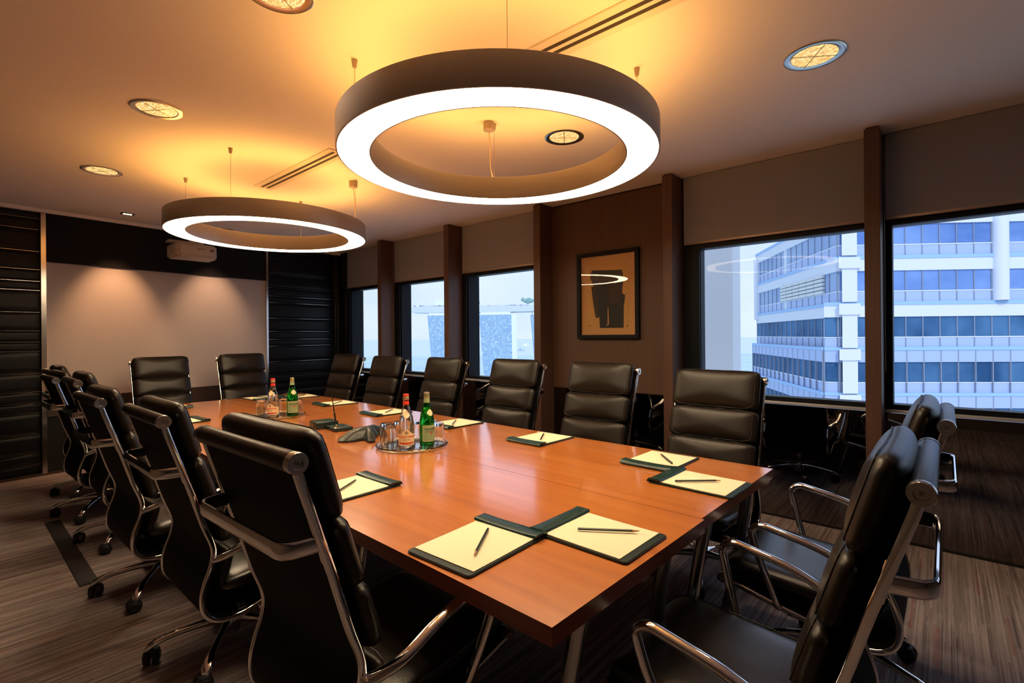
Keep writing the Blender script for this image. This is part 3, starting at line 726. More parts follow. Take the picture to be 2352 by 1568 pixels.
for i, (y, xr, dz, lab) in enumerate(WIN):
    q_ = (xr + 0.05 + 0.026*(y-1))/xr; xr *= q_; y = y*q_ - 0.03; dz = H - (H-1.01-dz)*q_ - 1.018      # the run of chairs follows the table edge
    place_chair(xr-OFF, y, W_ + (0.0,0.02,0.0,-0.02,0.03,0.05)[i], lab, GW, dz)
place_chair(1.425, 0.035+OFF, 0.0, 'black leather office chair in the right foreground with chrome arms, nearer of two', GN, -0.015)
place_chair(2.26, 0.0+OFF, 0.0, 'black leather office chair at the near end beside the window side, behind the nearer one', GN, -0.010)
place_chair(1.450, 6.08-OFF, S_, 'black leather office chair before the left part of the projection screen', GF, 0.038)
place_chair(2.245, 6.14-OFF, S_, 'black leather office chair before the right part of the projection screen', GF, 0.043)
for c, dz in CH:
    for k in bpy.data.objects:
        if k.parent == c and k.get('rise'): k.location.z = dz
for k in bpy.data.objects:
    if 'rise' in k: del k['rise']

# ------------------------------------------------------------------ writing pads
def make_pad():
    """local: long axis Y, leather clip strip at +Y end"""
    t = thing('writing_pad_folder', 'proto', 'writing pad')
    bm = bmesh.new(); oc = []
    for (cx_, cy_, a0) in ((0.100,0.140,0),(-0.100,0.140,90),(-0.100,-0.140,180),(0.100,-0.140,270)):
        for k in range(5): a = math.radians(a0+22.5*k); oc.append((cx_+0.012*math.cos(a), cy_+0.012*math.sin(a)))
    prism(bm, oc, 0.0, 0.0065); bmesh.ops.bevel(bm, geom=[e for e in bm.edges if abs(e.verts[0].co.z-e.verts[1].co.z) < 1e-6], offset=0.0018, segments=2, affect='EDGES'); obj('leather_board', bm, M['folder_dark'], t)
    bm = bmesh.new()
    for j in range(2):
        pass
    nx, ny = 6, 10; g = {}
    for i in range(nx+1):
        for j in range(ny+1):
            x = -0.105+0.210*i/nx; y = -0.130+0.254*j/ny
            g[i,j] = bm.verts.new((x, y, 0.0085 + 0.0022*(j/ny)**3))
    for i in range(nx):
        for j in range(ny): bm.faces.new((g[i,j], g[i+1,j], g[i+1,j+1], g[i,j+1]))
    r = bmesh.ops.extrude_face_region(bm, geom=bm.faces[:]); bmesh.ops.translate(bm, verts=[v for v in r['geom'] if isinstance(v, bmesh.types.BMVert)], vec=(0,0,-0.0024))
    obj('paper_pad', bm, M['paper'], t)
    bm = bmesh.new(); pth = [(-0.113,0.127,0.0135)]; 
    nx = 10; top = []; bot = []
    for i in range(nx+1):
        x = -0.113+0.226*i/nx; lift = 0.003*abs(2*i/nx-1)**3
        row = []
        for (y, z) in ((0.099,0.0115),(0.1005,0.0145+lift),(0.104,0.0158+lift),(0.146,0.0150+lift),(0.152,0.0125),(0.1545,0.0080),(0.152,0.004),(0.148,0.006),(0.146,0.0105),(0.104,0.0125)):
            row.append(bm.verts.new((x, y, z)))
        top.append(row)
    for a, b in zip(top, top[1:]):
        for k in range(10): bm.faces.new((a[k], a[(k+1)%10], b[(k+1)%10], b[k]))
    bm.faces.new(top[0][::-1]); bm.faces.new(top[-1])
    st = obj('clip_strip', bm, M['folder'], t, ang=60)
    text_obj('embossed_mark', 'CEO', 0.026, M['emboss'], st, tf=lambda v: Vector((v.x*1.15, 0.125+v.y, 0.0157+0.0002+v.z*0.5)), extrude=0.0003, bold=-0.0006)
    return t
def make_pencil():
    bm = bmesh.new()
    R = 0.0037
    lathe(bm, [(0.0,-0.084),(R,-0.084),(R,0.064)], 6, axis='Y', c=(0,0,R*0.87)); o = obj('pencil', bm, M['pencil'], smooth=False)
    bm = bmesh.new(); lathe(bm, [(R*0.98,0.064),(0.0014,0.080)], 12, axis='Y', c=(0,0,R*0.87)); obj('sharpened_cone', bm, M['pencil_wood'], o)
    bm = bmesh.new(); lathe(bm, [(0.0014,0.080),(0.0,0.085)], 8, axis='Y', c=(0,0,R*0.87)); obj('lead_tip', bm, M['lead'], o)
    return o
pad0, pen0 = make_pad(), make_pencil(); snapshot()
# (centre x, y, heading of the clip strip, pencil centre, pencil tip heading, label)
def hd(dx, dy): return math.atan2(-dx, dy)
PADS = [
 (0.925,0.930,hd(1,0.03),(0.918,0.914),hd(-0.137,-0.086),'green leather writing pad with cream paper nearest the camera on the left edge'),
 (1.180,0.725,hd(0.02,1),(1.197,0.700),hd(0.087,-0.127),'dark-edged writing pad at the near end, its strip touching the nearest pad'),
 (1.828,0.686,hd(0.03,1),(1.810,0.685),hd(0.098,-0.110),'green writing pad near the right table corner, pencil lying level across it'),
 (2.045,0.935,hd(-1,0.02),(2.052,0.915),hd(0.115,0.099),'green writing pad touching the right corner one, before the nearest window-side chair'),
 (2.078,1.617,hd(-1,0.02),(2.092,1.620),hd(0.127,0.078),'green writing pad before the chair below the framed picture'),
 (2.098,2.315,hd(-1,0.03),(2.095,2.316),hd(0.108,0.090),'green writing pad just right of the near bottle tray'),
 (2.095,3.040,hd(-1,0.04),(2.117,3.034),hd(0.127,0.091),'green writing pad behind the near clear bottle, strip shining pale'),
 (2.120,3.790,hd(-1,0.06),(2.130,3.767),hd(0.126,0.098),'green writing pad behind the upright desk pen'),
 (2.150,4.500,hd(-1,0.08),(2.168,4.484),hd(0.116,0.095),'green writing pad right of the far green bottle, furthest on the window side'),
 (1.880,4.660,hd(0.02,-1),(1.88,4.66),hd(0.5,-1),'writing pad at the screen end, seen behind the far clear bottle'),
 (1.180,4.630,hd(0.0,-1),(1.17,4.62),hd(0.5,-1),'writing pad at the screen end before the left far chair'),
 (1.000,3.770,hd(1,0.05),(0.98,3.76),hd(-0.5,-1),'writing pad in the middle of the left row, mostly hidden by a chair'),
 (0.958,1.628,hd(1,0.0),(0.937,1.618),hd(-0.116,-0.075),'green writing pad second from the camera, cut off by the nearest chair back')]
for i, (x, y, h, pc, ph, lab) in enumerate(PADS):
    assert len(lab.split()) <= 16, lab
    p = pad0 if i == 0 else copy_tree(pad0); p.location = (x*K, y*K, TZ+0.0004); p.scale = (K,K,K); p.rotation_euler = (0,0,h); p['label'] = lab; p['group'] = 'writing pads on the table'
    q = pen0 if i == 0 else copy_tree(pen0); q.location = (pc[0]*K, pc[1]*K, TZ+0.0124*K); q.scale = (K,K,K); q.rotation_euler = (0,0,ph)
    q['category'] = 'pencil'; q['group'] = 'pencils on the writing pads'
    q['label'] = ' '.join(('dark pencil on the ' + lab).split()[:16]).rstrip(',')
    if len(q['label'].split()) > 16: q['label'] = ' '.join(q['label'].split()[:16])

# ------------------------------------------------------------------ trays, bottles, glasses
def cyl(R, z0, x0=0.0): return lambda v: Vector(((R+v.z)*math.sin((v.x+x0)/R), -(R+v.z)*math.cos((v.x+x0)/R), v.y+z0))
def label_patch(bm, fn, R, a0, a1, n=24, nz=6):
    """fn(t)->(zbottom,ztop) over the angle a0..a1 (0 = -Y)"""
    g = []
    for i in range(n+1):
        t_ = i/n; a = a0+(a1-a0)*t_; zb, zt = fn(t_); row = []
        for j in range(nz+1):
            z = zb+(zt-zb)*j/nz; r = R(z) if callable(R) else R
            row.append(bm.verts.new((r*math.sin(a), -r*math.cos(a), z)))
        g.append(row)
    for A_, B_ in zip(g, g[1:]):
        for j in range(nz): bm.faces.new((A_[j], B_[j], B_[j+1], A_[j+1]))
def bottle_radius(z):
    P = [(0.0,0.036),(0.12,0.0365),(0.150,0.0325),(0.185,0.0225),(0.215,0.0150),(0.235,0.0130),(0.27,0.0125)]
    for (a, ra), (b, rb) in zip(P, P[1:]):
        if z <= b:
            t_ = (z-a)/(b-a); t_ = t_*t_*(3-2*t_) if a >= 0.12 else t_
            return ra+(rb-ra)*t_
    return P[-1][1]
def bottle(kind):
    t = thing('water_bottle', 'proto', 'bottle'); R0 = 0.036
    outer = [(0.0,0.003),(0.030,0.0),(0.035,0.004)] + [(bottle_radius(z), z) for z in [0.012+0.006*k for k in range(41)] if z < 0.25] + [(0.0130,0.250),(0.0145,0.252),(0.0145,0.256),(0.0125,0.258)]
    inner = [(max(r-0.0022,0.002), max(z,0.007)) for r, z in outer[3:]][::-1] + [(0.028,0.006),(0.0,0.0065)]
    bm = bmesh.new(); lathe(bm, outer + inner, 32); obj('glass_body', bm, M['green_glass'] if kind == 'green' else M['glass'], t)
    lv = 0.165 if kind == 'clear' else 0.20
    wr = [(0.0,0.0068)] + [(bottle_radius(z)-0.0024, z) for z in [0.009+0.008*k for k in range(30)] if z < lv] + [(0.0,lv)]
    bm = bmesh.new(); lathe(bm, wr, 32); obj('water_fill', bm, M['water'], t)
    bm = bmesh.new(); lathe(bm, [(0.0125,0.240),(0.0140,0.2405),(0.0152,0.244),(0.0140,0.2475),(0.0138,0.262),(0.0125,0.2665),(0.0,0.267)], 26); obj('screw_cap', bm, [M['cap_gold']], t)
    if kind == 'clear':
        bm = bmesh.new(); lathe(bm, [(0.0132,0.258),(0.0142,0.2585),(0.0140,0.2625),(0.0128,0.2672),(0.0,0.2678)], 26); obj('red_cap_top', bm, M['ink_red'], t)
        bm = bmesh.new(); lathe(bm, [(bottle_radius(z)+0.0006, z) for z in (0.218,0.223,0.229,0.235)], 28); nk = obj('neck_label', bm, M['ink_red'], t)
        bm = bmesh.new()
        label_patch(bm, lambda u: (0.026, 0.078+0.024*math.exp(-((u-0.5)/0.17)**2)), lambda z: bottle_radius(z)+0.0005, -1.75, 1.75, 40)
        lb = obj('front_label', bm, M['label_cream'], t)
        text_obj('lettering', 'ACQUA PANNA', 0.0125, M['ink_red'], lb, tf=cyl(0.0372, 0.067), bold=0.0002)
        text_obj('lettering', 'TOSCANA   ITALIA', 0.0042, M['ink'], lb, tf=cyl(0.0372, 0.054))
        bm = bmesh.new(); label_patch(bm, lambda u: (0.036-0.004*math.sin(PI*u), 0.041-0.001*math.sin(PI*u)), 0.0371, -1.2, 1.2, 24, 2); obj('red_band', bm, M['ink_red'], lb)
        me = text_obj('printed_cross', '+', 0.03, M['ink'], lb, tf=cyl(0.0372, 0.085), bold=0.0008)
        bm = bmesh.new(); label_patch(bm, lambda u: (0.172-0.017*math.sin(PI*u)**0.8, 0.172+0.017*math.sin(PI*u)**0.8), lambda z: bottle_radius(z)+0.0008, -0.62, 0.62, 16); obj('shoulder_label', bm, M['label_cream'], t)
    else:
        bm = bmesh.new(); lathe(bm, [(bottle_radius(z)+0.0006, z) for z in (0.216,0.223,0.231,0.241)], 28); obj('neck_label', bm, M['label_green'], t)
        bm = bmesh.new(); label_patch(bm, lambda u: (0.028,0.106), lambda z: bottle_radius(z)+0.0004, -1.25, 1.25, 24); bk = obj('front_label', bm, M['label_cream'], t)
        bm = bmesh.new(); label_patch(bm, lambda u: (0.0305,0.1035), lambda z: bottle_radius(z)+0.0007, -1.18, 1.18, 24); obj('label_field', bm, M['label_green'], bk)
        text_obj('lettering', 'S.PELLEGRINO', 0.0105, M['ink'], bk, tf=cyl(0.0374, 0.088), bold=0.0003)
        text_obj('lettering', 'ACQUA MINERALE NATURALE', 0.0042, M['ink'], bk, tf=cyl(0.0374, 0.076))
        text_obj('red_star', '*', 0.034, M['ink_red'], bk, tf=cyl(0.0374, 0.060), bold=0.0012)
        bm = bmesh.new(); label_patch(bm, lambda u: (0.168-0.016*math.sin(PI*u)**0.8, 0.168+0.016*math.sin(PI*u)**0.8), lambda z: bottle_radius(z)+0.0008, -0.62, 0.62, 16); obj('shoulder_label', bm, M['label_cream'], t)
    return t
def make_glass():
    bm = bmesh.new()
    prof = [(0.0325,0.0),(0.0335,0.001),(0.0322,0.055),(0.0310,0.100),(0.0290,0.104),(0.0,0.104),(0.0,0.090),(0.0275,0.090),(0.0298,0.055),(0.0312,0.001),(0.0325,0.0)]
    lathe(bm, prof[:6], 28); lathe(bm, prof[6:], 28)
    bmesh.ops.remove_doubles(bm, verts=bm.verts, dist=1e-5)
    return obj('drinking_glass', bm, M['glass'])
def make_tray():
    bm = bmesh.new(); R = 0.176
    lathe(bm, [(0.0,0.0),(R-0.014,0.0),(R-0.004,0.004),(R+0.002,0.014),(R,0.017),(R-0.004,0.0165),(R-0.010,0.009),(R-0.018,0.006),(0.0,0.006)], 72)
    return obj('glass_tray', bm, M['tray'])
tr0, gs0, bc0, bg0 = make_tray(), make_glass(), bottle('clear'), bottle('green'); snapshot()
TR = [(1.542,2.020,'near','before the conference phone'), (1.532,3.520,'far','towards the projection screen')]
first = True
for (tx, ty, nf, where) in TR:
    tr = tr0 if first else copy_tree(tr0); tr.location = (tx*K, ty*K, TZ+0.0003); tr.scale = (K,K,K)
    tag(tr, 'round clear glass tray on the table, the %s' % ('near one beside the conference phone' if nf == 'near' else 'far one towards the screen'), 'tray', 'glass trays with bottles')
    k = 0
    if nf == 'near': bp = ((1.462,1.960), (1.578,1.947)); ang = (-0.60, -0.05)
    else: bp = ((1.462,3.432), (1.580,3.404)); ang = (-0.95, -0.10)
    b1 = bc0 if first else copy_tree(bc0); b1.location = (bp[0][0]*K, bp[0][1]*K, TZ+0.0069); b1.scale = (K,K,K); b1.rotation_euler = (0,0,ang[0])
    tag(b1, 'clear glass water bottle with red cap and cream label on the %s tray' % nf, 'bottle', 'water bottles on the trays')
    b2 = bg0 if first else copy_tree(bg0); b2.location = (bp[1][0]*K, bp[1][1]*K, TZ+0.0069); b2.scale = (K,K,K); b2.rotation_euler = (0,0,ang[1])
    tag(b2, 'green glass water bottle with pale green label on the %s tray' % nf, 'bottle', 'water bottles on the trays')
    G = [(-0.092,0.058,'front left'), (-0.062,0.128,'far left'), (0.010,0.120,'back left'), (0.070,0.062,'back, between the two bottles'), (0.130,0.008,'rear right'), (0.108,-0.070,'right, beside the green bottle')]
    for gi, (dx, dy, gw) in enumerate(G):
        g_ = gs0 if (first and gi == 0) else copy_tree(gs0); g_.location = ((tx+dx)*K, (ty+dy)*K, TZ+0.0070); g_.scale = (K,K,K)
        tag(g_, 'upside-down clear drinking glass on the %s tray, %s' % (nf, gw), 'glass', 'upturned drinking glasses on the trays')
    first = False

# ------------------------------------------------------------------ conference phone, pen stand, box
t = thing('conference_phone', 'dark grey three-legged conference phone beside the near bottle tray', 'phone', (1.520*K, 2.380*K, TZ+0.0003), math.radians(180)); t.scale = (K,K,K)
bm = bmesh.new(); nA, nR = 90, 16; g = {}
LOBES = ((0.0,0.172,0.058), (1.12,0.160,0.030), (-2.75,0.155,0.034))
def lobe(a):
    # keypad lobe at a=0, speaker legs at +-120 degrees
    v = 0.056
    for c0, ln, wd in LOBES:
        d = abs((a-c0+PI) % (2*PI) - PI)
        if d < PI/2: v = max(v, ((math.cos(d)/ln)**3 + (math.sin(d)/wd)**3)**(-1/3))
    return v
def ph(a, q):
    z = 0.050*(1-q**1.9) + 0.012 + 0.006*math.sin(PI*q)
    return z
c0 = bm.verts.new((0,0,0.062))
for i in range(nA):
    a = 2*PI*i/nA; R = lobe(a)
    for j in range(1, nR+1):
        q = j/nR; g[i,j] = bm.verts.new((R*q*math.cos(a), R*q*math.sin(a), ph(a,q)))
    g[i,'b'] = bm.verts.new((R*0.97*math.cos(a), R*0.97*math.sin(a), 0.006 if R > 0.085 else 0.020))
cb = bm.verts.new((0,0,0.022))
for i in range(nA):
    k = (i+1) % nA; bm.faces.new((c0, g[i,1], g[k,1]))
    for j in range(1, nR): bm.faces.new((g[i,j], g[i,j+1], g[k,j+1], g[k,j]))
    bm.faces.new((g[i,nR], g[i,'b'], g[k,'b'], g[k,nR])); bm.faces.new((g[i,'b'], cb, g[k,'b']))
obj('phone_body', bm, M['phone'], t, ang=50)
def on_top(x, y, up=0.001): a = math.atan2(y, x); r = math.hypot(x, y); return Vector((x, y, ph(a, r/lobe(a))+up))
for r_ in range(5):
    for c_ in range(3):
        x, y = 0.086+0.0145*r_, (c_-1)*0.017*(1-0.06*r_); p = on_top(x, y); bm = bmesh.new(); bmesh.ops.create_uvsphere(bm, u_segments=10, v_segments=6, radius=1.0, matrix=Matrix.Translation(p) @ Matrix.Diagonal((0.0034,0.0048,0.0016,1)))
        obj('key', bm, M['phone_key2'] if (r_ == 4 and c_ == 1) or r_ == 1 else M['phone_key'], t)
for (x, y) in ((0.080,0.040),(0.092,0.038),(0.085,-0.038),(0.098,-0.034),(0.072,-0.042)):
    bm = bmesh.new(); bmesh.ops.create_uvsphere(bm, u_segments=10, v_segments=6, radius=1.0, matrix=Matrix.Translation(on_top(x,y)) @ Matrix.Diagonal((0.003,0.005,0.0015,1))); obj('key', bm, M['phone_key'], t)
bm = bmesh.new(); vs = [bm.verts.new(on_top(x,y,0.0022)) for x, y in ((0.055,-0.024),(0.055,0.024),(0.070,0.026),(0.070,-0.026))]; bm.faces.new(vs); obj('display', bm, M['phone_lcd'], t, smooth=False)
bm = bmesh.new(); bmesh.ops.create_uvsphere(bm, u_segments=10, v_segments=6, radius=1.0, matrix=Matrix.Translation(on_top(0.024,-0.004,0.001)) @ Matrix.Diagonal((0.004,0.006,0.0015,1))); obj('maker_badge', bm, M['red'], t)
for A_ in (1.12, -2.75):
    bm = bmesh.new(); R = lobe(A_)
    for k in range(7):
        a = A_ + (k-3)*0.028; p1 = Vector((0.095*math.cos(a), 0.095*math.sin(a), 0)); p2 = Vector((0.145*math.cos(a), 0.145*math.sin(a), 0))
        sweep(bm, [on_top(p1.x,p1.y,0.0008), on_top((p1.x+p2.x)/2,(p1.y+p2.y)/2,0.0008), on_top(p2.x,p2.y,0.0008)], 0.0008, 0.0008, n=5)
    obj('speaker_grille', bm, M['phone_lcd'], t)
t = thing('desk_pen_stand', 'small black desk stand holding an upright pen, in the middle of the table', 'pen stand', (1.545*K, 2.725*K, TZ+0.0003), math.radians(-8)); t.scale = (K,K,K)
bm = bmesh.new(); box(bm, -0.055, 0.055, -0.075, 0.075, 0.0, 0.020, bev=0.002); obj('stand_block', bm, M['box'], t)
bm = bmesh.new(); lathe(bm, [(0.0,0.0195),(0.010,0.020),(0.006,0.024),(0.007,0.034),(0.0045,0.038),(0.0,0.038)], 18, c=(-0.055+0.02,-0.045,0)); obj('pen_holder', bm, M['brass'], t)
t = thing('desk_pen', 'slim black and gold pen standing upright in the desk stand', 'pen', ((1.545-0.041)*K, (2.725-0.040)*K, TZ+0.032*K)); t.scale = (K,K,K)
pth = Vector((-0.016, 0.018, 0.175)).normalized()
rq = pth.to_track_quat('Z', 'Y').to_euler(); t.rotation_euler = rq
bm = bmesh.new(); lathe(bm, [(0.0,0.0),(0.0022,0.006),(0.0048,0.03),(0.0052,0.07),(0.0040,0.078)], 14); obj('pen_barrel', bm, M['plastic'], t)
bm = bmesh.new(); lathe(bm, [(0.0042,0.078),(0.0042,0.083),(0.0,0.083)], 14); obj('gold_ring', bm, M['brass'], t)
bm = bmesh.new(); lathe(bm, [(0.0036,0.083),(0.0030,0.13),(0.0020,0.180),(0.0012,0.188),(0.0,0.188)], 14); obj('pen_tail', bm, M['plastic'], t)
t = thing('note_box', 'small dark green box with a metal tab, left of the desk pen stand', 'box', (1.525*K, 2.868*K, TZ+0.0003), math.radians(-8)); t.scale = (K,K,K)
bm = bmesh.new(); box(bm, -0.065, 0.065, -0.065, 0.065, 0.0, 0.040, bev=0.003); obj('box_body', bm, M['box'], t)
bm = bmesh.new(); box(bm, -0.0665, -0.064, 0.005, 0.013, 0.008, 0.030); obj('metal_tab', bm, M['cap'], t, smooth=False)
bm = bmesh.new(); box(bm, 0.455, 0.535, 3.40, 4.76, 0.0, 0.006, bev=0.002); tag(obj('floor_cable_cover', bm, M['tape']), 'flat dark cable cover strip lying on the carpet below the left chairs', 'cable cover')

# ------------------------------------------------------------------ outside
def D2(px): 
    X = (px-1176)/1139.54; a = math.radians(48.832)
    return Vector((X*math.cos(a)+math.sin(a), -X*math.sin(a)+math.cos(a), 0))
o = simple_box('exterior_column', M['near_col'], 6.90, 7.23, 2.132, 2.95, -6.0, 9.0); tag(o, 'pale grey cladding column standing outside the window right of the picture', 'column')
# office block
ZL = [10.62+H, 6.64+H, 2.68+H, -1.22+H, -5.14+H, -9.1+H]
blk = thing('office_building', 'blue glass and white clad office block outside the right windows', 'building', tuple(D2(1925)*43 + Vector((0,0,-40))))
O0 = blk.location.copy()
Pc = D2(1925)*43; Pr = D2(1925)*43 + (D2(2900)*40.5 - D2(1925)*43); Pl = D2(1740)*66.5
Pc2 = D2(1893)*43.6; Pl2 = D2(1731)*65.5
def facade(A, B, n, upper, floors, kind, base_in=0.0):
    """A->B wall, n bays; parts: bands and glass per floor"""
    A = Vector(A); B = Vector(B); d = (B-A); Ln = d.length; d.normalize(); nr = Vector((d.y, -d.x, 0))
    if nr.dot(-A) < 0: nr = -nr
    def quadbox(bm, s0, s1, z0, z1, o0, o1):
        pts = [A+d*s0+nr*o0, A+d*s1+nr*o0, A+d*s1+nr*o1, A+d*s0+nr*o1]
        prism(bm, [(p.x-O0.x, p.y-O0.y) for p in pts], z0-O0.z, z1-O0.z)
    for fi in floors:
        zt = ZL[fi]; zb = zt-3.96
        lower = fi >= 3
        bm = bmesh.new(); quadbox(bm, 0, Ln, zt-0.28, zt, -0.2, 0.22); obj('blue_strip', bm, M['b_strip'], blk, smooth=False)
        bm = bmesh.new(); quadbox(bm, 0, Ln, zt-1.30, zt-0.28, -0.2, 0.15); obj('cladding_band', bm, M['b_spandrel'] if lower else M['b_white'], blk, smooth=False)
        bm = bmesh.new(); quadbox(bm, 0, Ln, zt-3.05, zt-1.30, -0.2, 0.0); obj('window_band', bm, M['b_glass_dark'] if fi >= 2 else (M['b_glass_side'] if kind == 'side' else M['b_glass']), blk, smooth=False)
        bm = bmesh.new(); quadbox(bm, 0, Ln, zb, zt-3.05, -0.2, 0.03); obj('spandrel_band', bm, M['b_spandrel'], blk, smooth=False)
        bm = bmesh.new(); quadbox(bm, 0, Ln, zt-3.09, zt-3.02, 0.0, 0.08); obj('window_ledge', bm, M['b_mwhite'], blk, smooth=False)
        bm = bmesh.new()
        for k in range(n+1):
            s = Ln*k/n; quadbox(bm, s-0.035, s+0.035, zb, zt-1.30 if not lower else zt-0.3, 0.0, 0.07 if not lower else 0.17)
        obj('mullions', bm, M['b_mullion'], blk, smooth=False)
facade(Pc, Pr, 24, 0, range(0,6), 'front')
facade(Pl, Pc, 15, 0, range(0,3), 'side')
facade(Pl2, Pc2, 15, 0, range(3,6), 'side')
facade(Pc2, Pc + (Pr-Pc).normalized()*0.2, 1, 0, range(2,6), 'front')
dn0 = (Pr-Pc).normalized()
bm = bmesh.new(); cp = [(p.x-O0.x, p.y-O0.y) for p in (Pl+D2(1740)*0.3+Vector((0.3,-0.2,0)), Pc+D2(1925)*0.3+dn0*0.3, Pr+D2(2900)*0.3, Pr+D2(2900)*20, Pl+D2(1740)*30)]; prism(bm, cp, -30-O0.z, ZL[0]-O0.z-0.05); obj('building_core', bm, M['b_white'], blk, smooth=False)
def column(P, r, z0, z1, name='white_column'):
    bm = bmesh.new(); lathe(bm, [(r,z0-O0.z),(r,z1-O0.z)], 20, c=(P.x-O0.x, P.y-O0.y, 0)); obj(name, bm, M['b_white'], blk)
dn = (Pr-Pc).normalized()
bm = bmesh.new()
for fi in range(0,6):
    zt = ZL[fi]
    bb = Pc + dn*0.35; pts = [bb - D2(1925)*0.45, bb+dn*1.25 - D2(1925)*0.45, bb+dn*1.25, bb]
    prism(bm, [(p.x-O0.x, p.y-O0.y) for p in pts], zt-3.96+0.0-O0.z, zt-1.1-O0.z)
    pts = [p - D2(1925)*0.15 for p in pts]; prism(bm, [(p.x-O0.x-dn.x*0.25*(i in (0,3))+dn.x*0.25*(i in (1,2)), p.y-O0.y-dn.y*0.25*(i in (0,3))+dn.y*0.25*(i in (1,2))) for i, p in enumerate(pts)], zt-1.1-O0.z, zt-0.15-O0.z)
obj('corner_column', bm, M['b_white'], blk, smooth=False)
for px in (2298, 2720):
    P = D2(px)*((Pc.length*0+41.9)); column(P, 0.58, ZL[2], ZL[0]-0.6)
for (px, dd) in ((1814, 55.6), (1742,66)):
    column(D2(px)*dd, 0.5, ZL[2]-0.8, ZL[0]-0.8)
A_ = Pl + (Pc-Pl)*0.42; B_ = Pl + (Pc-Pl)*0.90; dd = (B_-A_).normalized(); nr = Vector((dd.y,-dd.x,0)); nr = nr if nr.dot(-A_) > 0 else -nr
bm = bmesh.new()
for k in range(6):
    for j in range(5):
        s0 = (B_-A_).length*k/6; s1 = (B_-A_).length*(k+1)/6-0.1; pts = [A_+dd*s0+nr*0.05, A_+dd*s1+nr*0.05, A_+dd*s1+nr*0.3, A_+dd*s0+nr*0.3]
        z0 = ZL[1]-3.0+0.36*j; prism(bm, [(p.x-O0.x, p.y-O0.y) for p in pts], z0-O0.z, z0+0.28-O0.z)
obj('louvre_panel', bm, M['b_louvre'], blk, smooth=False)
# distant towers carrying a long deck
fw_ = Vector((math.sin(math.radians(48.832)), math.cos(math.radians(48.832)), 0)); rt_ = Vector((math.cos(math.radians(48.832)), -math.sin(math.radians(48.832)), 0))
def FP(px, py, D): return fw_*D + rt_*((px-1176)/1139.54*D) + Vector((0,0,H + (775-py)/1139.54*D))
FD = 900.0
t = thing('hotel_towers', 'far haze-tinted blue glass tower trio joined by one long roof deck, across the bay', 'building', tuple(FP(1140,900,FD)))
T0 = t.location.copy()
def slab(name, quad, depth, m, parent=t):
    bm = bmesh.new(); a = [bm.verts.new(FP(px,py,FD)-T0) for px, py in quad]; b = [bm.verts.new(FP(px,py,FD)+fw_*depth-T0) for px, py in quad]
    n = len(quad); bm.faces.new(a); bm.faces.new(b[::-1])
    for i in range(n): bm.faces.new((a[i], b[i], b[(i+1)%n], a[(i+1)%n]))
    return obj(name, bm, m, parent, smooth=False)
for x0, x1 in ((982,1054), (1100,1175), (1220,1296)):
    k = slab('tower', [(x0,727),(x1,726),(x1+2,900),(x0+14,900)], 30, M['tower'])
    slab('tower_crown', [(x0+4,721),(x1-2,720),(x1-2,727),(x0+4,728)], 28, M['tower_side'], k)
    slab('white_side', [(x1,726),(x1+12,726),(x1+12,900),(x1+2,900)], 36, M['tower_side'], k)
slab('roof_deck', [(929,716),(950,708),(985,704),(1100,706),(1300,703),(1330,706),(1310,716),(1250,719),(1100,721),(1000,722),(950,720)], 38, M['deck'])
bm = bmesh.new(); random.seed(4)
for k in range(60):
    px = random.uniform(948,1300); hh = random.uniform(1.0,3.4); ww = random.uniform(2,8); p = [FP(px,706,FD), FP(px+ww,706-hh,FD)]
    a_, b__ = p[0]-T0, p[1]-T0; pts = [a_, a_+rt_*(b__-a_).dot(rt_)]
    q = [(pts[0].x,pts[0].y),(pts[1].x,pts[1].y),(pts[1].x+fw_.x*20,pts[1].y+fw_.y*20),(pts[0].x+fw_.x*20,pts[0].y+fw_.y*20)]; prism(bm, q, a_.z, b__.z)
obj('rooftop_structures', bm, M['deck'], t, smooth=False)
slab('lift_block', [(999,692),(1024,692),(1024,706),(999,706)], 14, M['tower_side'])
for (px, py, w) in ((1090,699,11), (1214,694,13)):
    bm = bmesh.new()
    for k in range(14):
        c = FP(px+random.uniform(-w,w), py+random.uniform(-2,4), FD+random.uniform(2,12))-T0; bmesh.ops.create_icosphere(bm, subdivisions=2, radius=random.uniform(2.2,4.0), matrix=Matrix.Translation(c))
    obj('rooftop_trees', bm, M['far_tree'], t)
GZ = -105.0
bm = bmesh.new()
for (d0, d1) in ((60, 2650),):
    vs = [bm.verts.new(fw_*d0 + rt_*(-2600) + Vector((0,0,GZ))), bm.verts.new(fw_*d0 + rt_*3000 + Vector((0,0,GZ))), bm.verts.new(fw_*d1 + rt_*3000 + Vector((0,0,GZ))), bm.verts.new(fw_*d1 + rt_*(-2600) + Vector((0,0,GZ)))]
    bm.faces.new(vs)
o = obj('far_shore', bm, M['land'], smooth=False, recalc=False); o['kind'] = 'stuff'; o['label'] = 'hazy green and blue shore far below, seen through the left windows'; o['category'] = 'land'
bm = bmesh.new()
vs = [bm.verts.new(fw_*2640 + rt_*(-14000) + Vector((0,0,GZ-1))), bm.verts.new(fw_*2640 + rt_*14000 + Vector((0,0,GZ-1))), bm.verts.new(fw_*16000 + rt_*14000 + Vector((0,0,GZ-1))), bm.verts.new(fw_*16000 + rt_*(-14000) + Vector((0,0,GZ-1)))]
bm.faces.new(vs); o = obj('open_sea', bm, M['sea'], smooth=False, recalc=False); o['kind'] = 'stuff'; o['label'] = 'pale hazy sea behind the far towers'; o['category'] = 'sea'
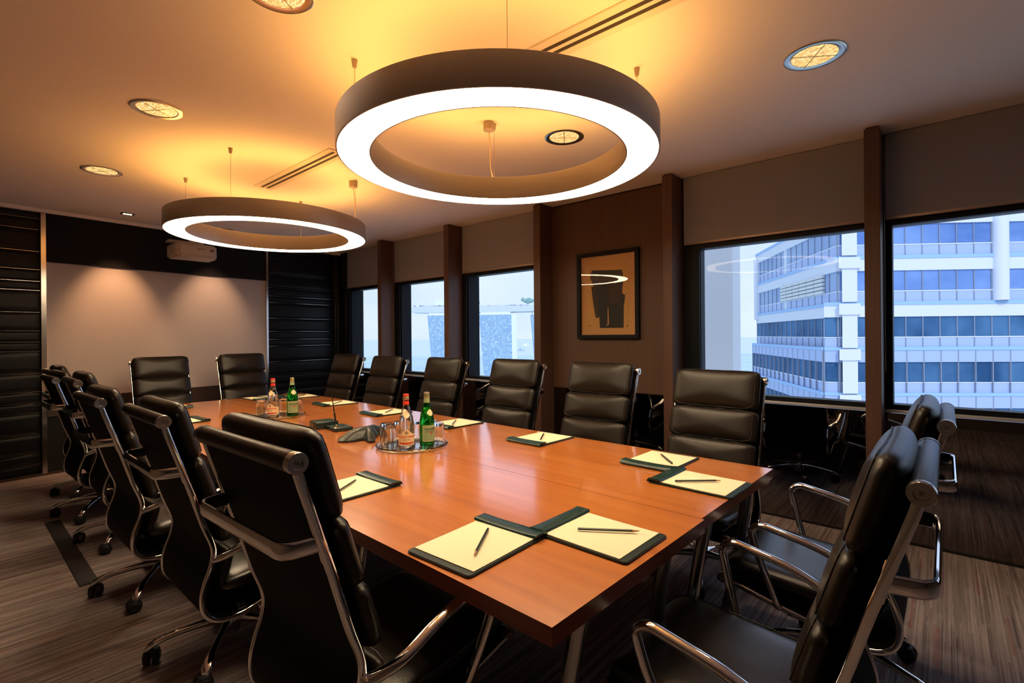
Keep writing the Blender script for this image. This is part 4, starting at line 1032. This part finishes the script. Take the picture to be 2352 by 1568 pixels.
for (px, py, s, lab) in ((1207,798,30,'white ship on the sea just right of the middle tower'), (1195,810,24,'low dark ship on the sea below the white one')):
    D = (H-GZ)/((py-775)/1139.54); c = FP(px, py, D); c.z = GZ-1
    bm = bmesh.new(); a = c*0; q = [rt_*-s*1.3, rt_*s*1.3, rt_*s*1.3+fw_*s*0.5, rt_*-s*1.3+fw_*s*0.5]; prism(bm, [(p.x,p.y) for p in q], 0, s*0.25)
    q = [rt_*-s*0.4, rt_*s*0.4, rt_*s*0.4+fw_*s*0.4, rt_*-s*0.4+fw_*s*0.4]; prism(bm, [(p.x,p.y) for p in q], s*0.25, s*0.8)
    o = obj('ship', bm, M['ship'] if py < 800 else M['b_spandrel'], smooth=False, loc=tuple(c)); tag(o, lab, 'ship')

# ------------------------------------------------------------------ light
w = bpy.data.worlds.new('sky'); SC.world = w; w.use_nodes = True; nt = w.node_tree
bg = nt.nodes['Background']; tc = nt.nodes.new('ShaderNodeTexCoord'); sx = nt.nodes.new('ShaderNodeSeparateXYZ'); nt.links.new(tc.outputs['Generated'], sx.inputs[0])
rp = nt.nodes.new('ShaderNodeValToRGB'); nt.links.new(sx.outputs['Z'], rp.inputs[0])
for el, (p, c) in zip(rp.color_ramp.elements, ((0.0,(0.62,0.73,0.92)), (0.45,(0.50,0.65,0.95)))): el.position = p; el.color = (*c,1)
nz = nt.nodes.new('ShaderNodeTexNoise'); nz.inputs['Scale'].default_value = 3.2; nz.inputs['Detail'].default_value = 5; mp = nt.nodes.new('ShaderNodeMapping'); mp.inputs['Scale'].default_value = (1,1,3.5)
nt.links.new(tc.outputs['Generated'], mp.inputs[0]); nt.links.new(mp.outputs[0], nz.inputs['Vector'])
r2 = nt.nodes.new('ShaderNodeValToRGB'); nt.links.new(nz.outputs['Fac'], r2.inputs[0]); r2.color_ramp.elements[0].position = 0.42; r2.color_ramp.elements[1].position = 0.70
mx = nt.nodes.new('ShaderNodeMix'); mx.data_type = 'RGBA'; nt.links.new(r2.outputs[0], mx.inputs['Factor']); nt.links.new(rp.outputs[0], mx.inputs['A']); mx.inputs['B'].default_value = (0.70,0.79,0.94,1)
nt.links.new(mx.outputs['Result'], bg.inputs['Color']); bg.inputs['Strength'].default_value = 1.08
def light(kind, name, loc, energy, col, target=None, **kw):
    l = bpy.data.lights.new(name, kind); l.energy = energy; l.color = col
    for k, v in kw.items(): setattr(l, k, v)
    o = bpy.data.objects.new(name, l); COL.objects.link(o); o.location = loc
    if target: o.rotation_euler = (Vector(target)-Vector(loc)).to_track_quat('-Z','Y').to_euler()
    return o
light('SUN', 'sun', (-20,-20,40), 1.45, (1.0,0.97,0.95), target=(12,2,10), angle=math.radians(6))
light('SPOT', 'screen_spot', (SPOTS[0][0], SPOTS[0][1], CEIL-0.02), 80, (1.0,0.50,0.22), target=(1.16, 6.54, 1.25), spot_size=math.radians(58), spot_blend=0.9, shadow_soft_size=0.03)
light('SPOT', 'screen_spot', (SPOTS[1][0], SPOTS[1][1], CEIL-0.02), 55, (1.0,0.56,0.30), target=(2.09, 6.63, 1.20), spot_size=math.radians(62), spot_blend=0.9, shadow_soft_size=0.03)
for x, y, l in DL:
    light('SPOT', 'downlight_fill', (x, y, CEIL-0.03), 16, (1.0,0.76,0.52), target=(x, y, 0), spot_size=math.radians(110), spot_blend=0.8, shadow_soft_size=0.08)  # added fill light for the room, set under the unlit downlights

vs = SC.view_settings; SC.display_settings.display_device = 'sRGB'; vs.view_transform = 'Standard'; vs.look = 'None'; vs.exposure = 0.22; vs.gamma = 1.0; vs.use_curve_mapping = False
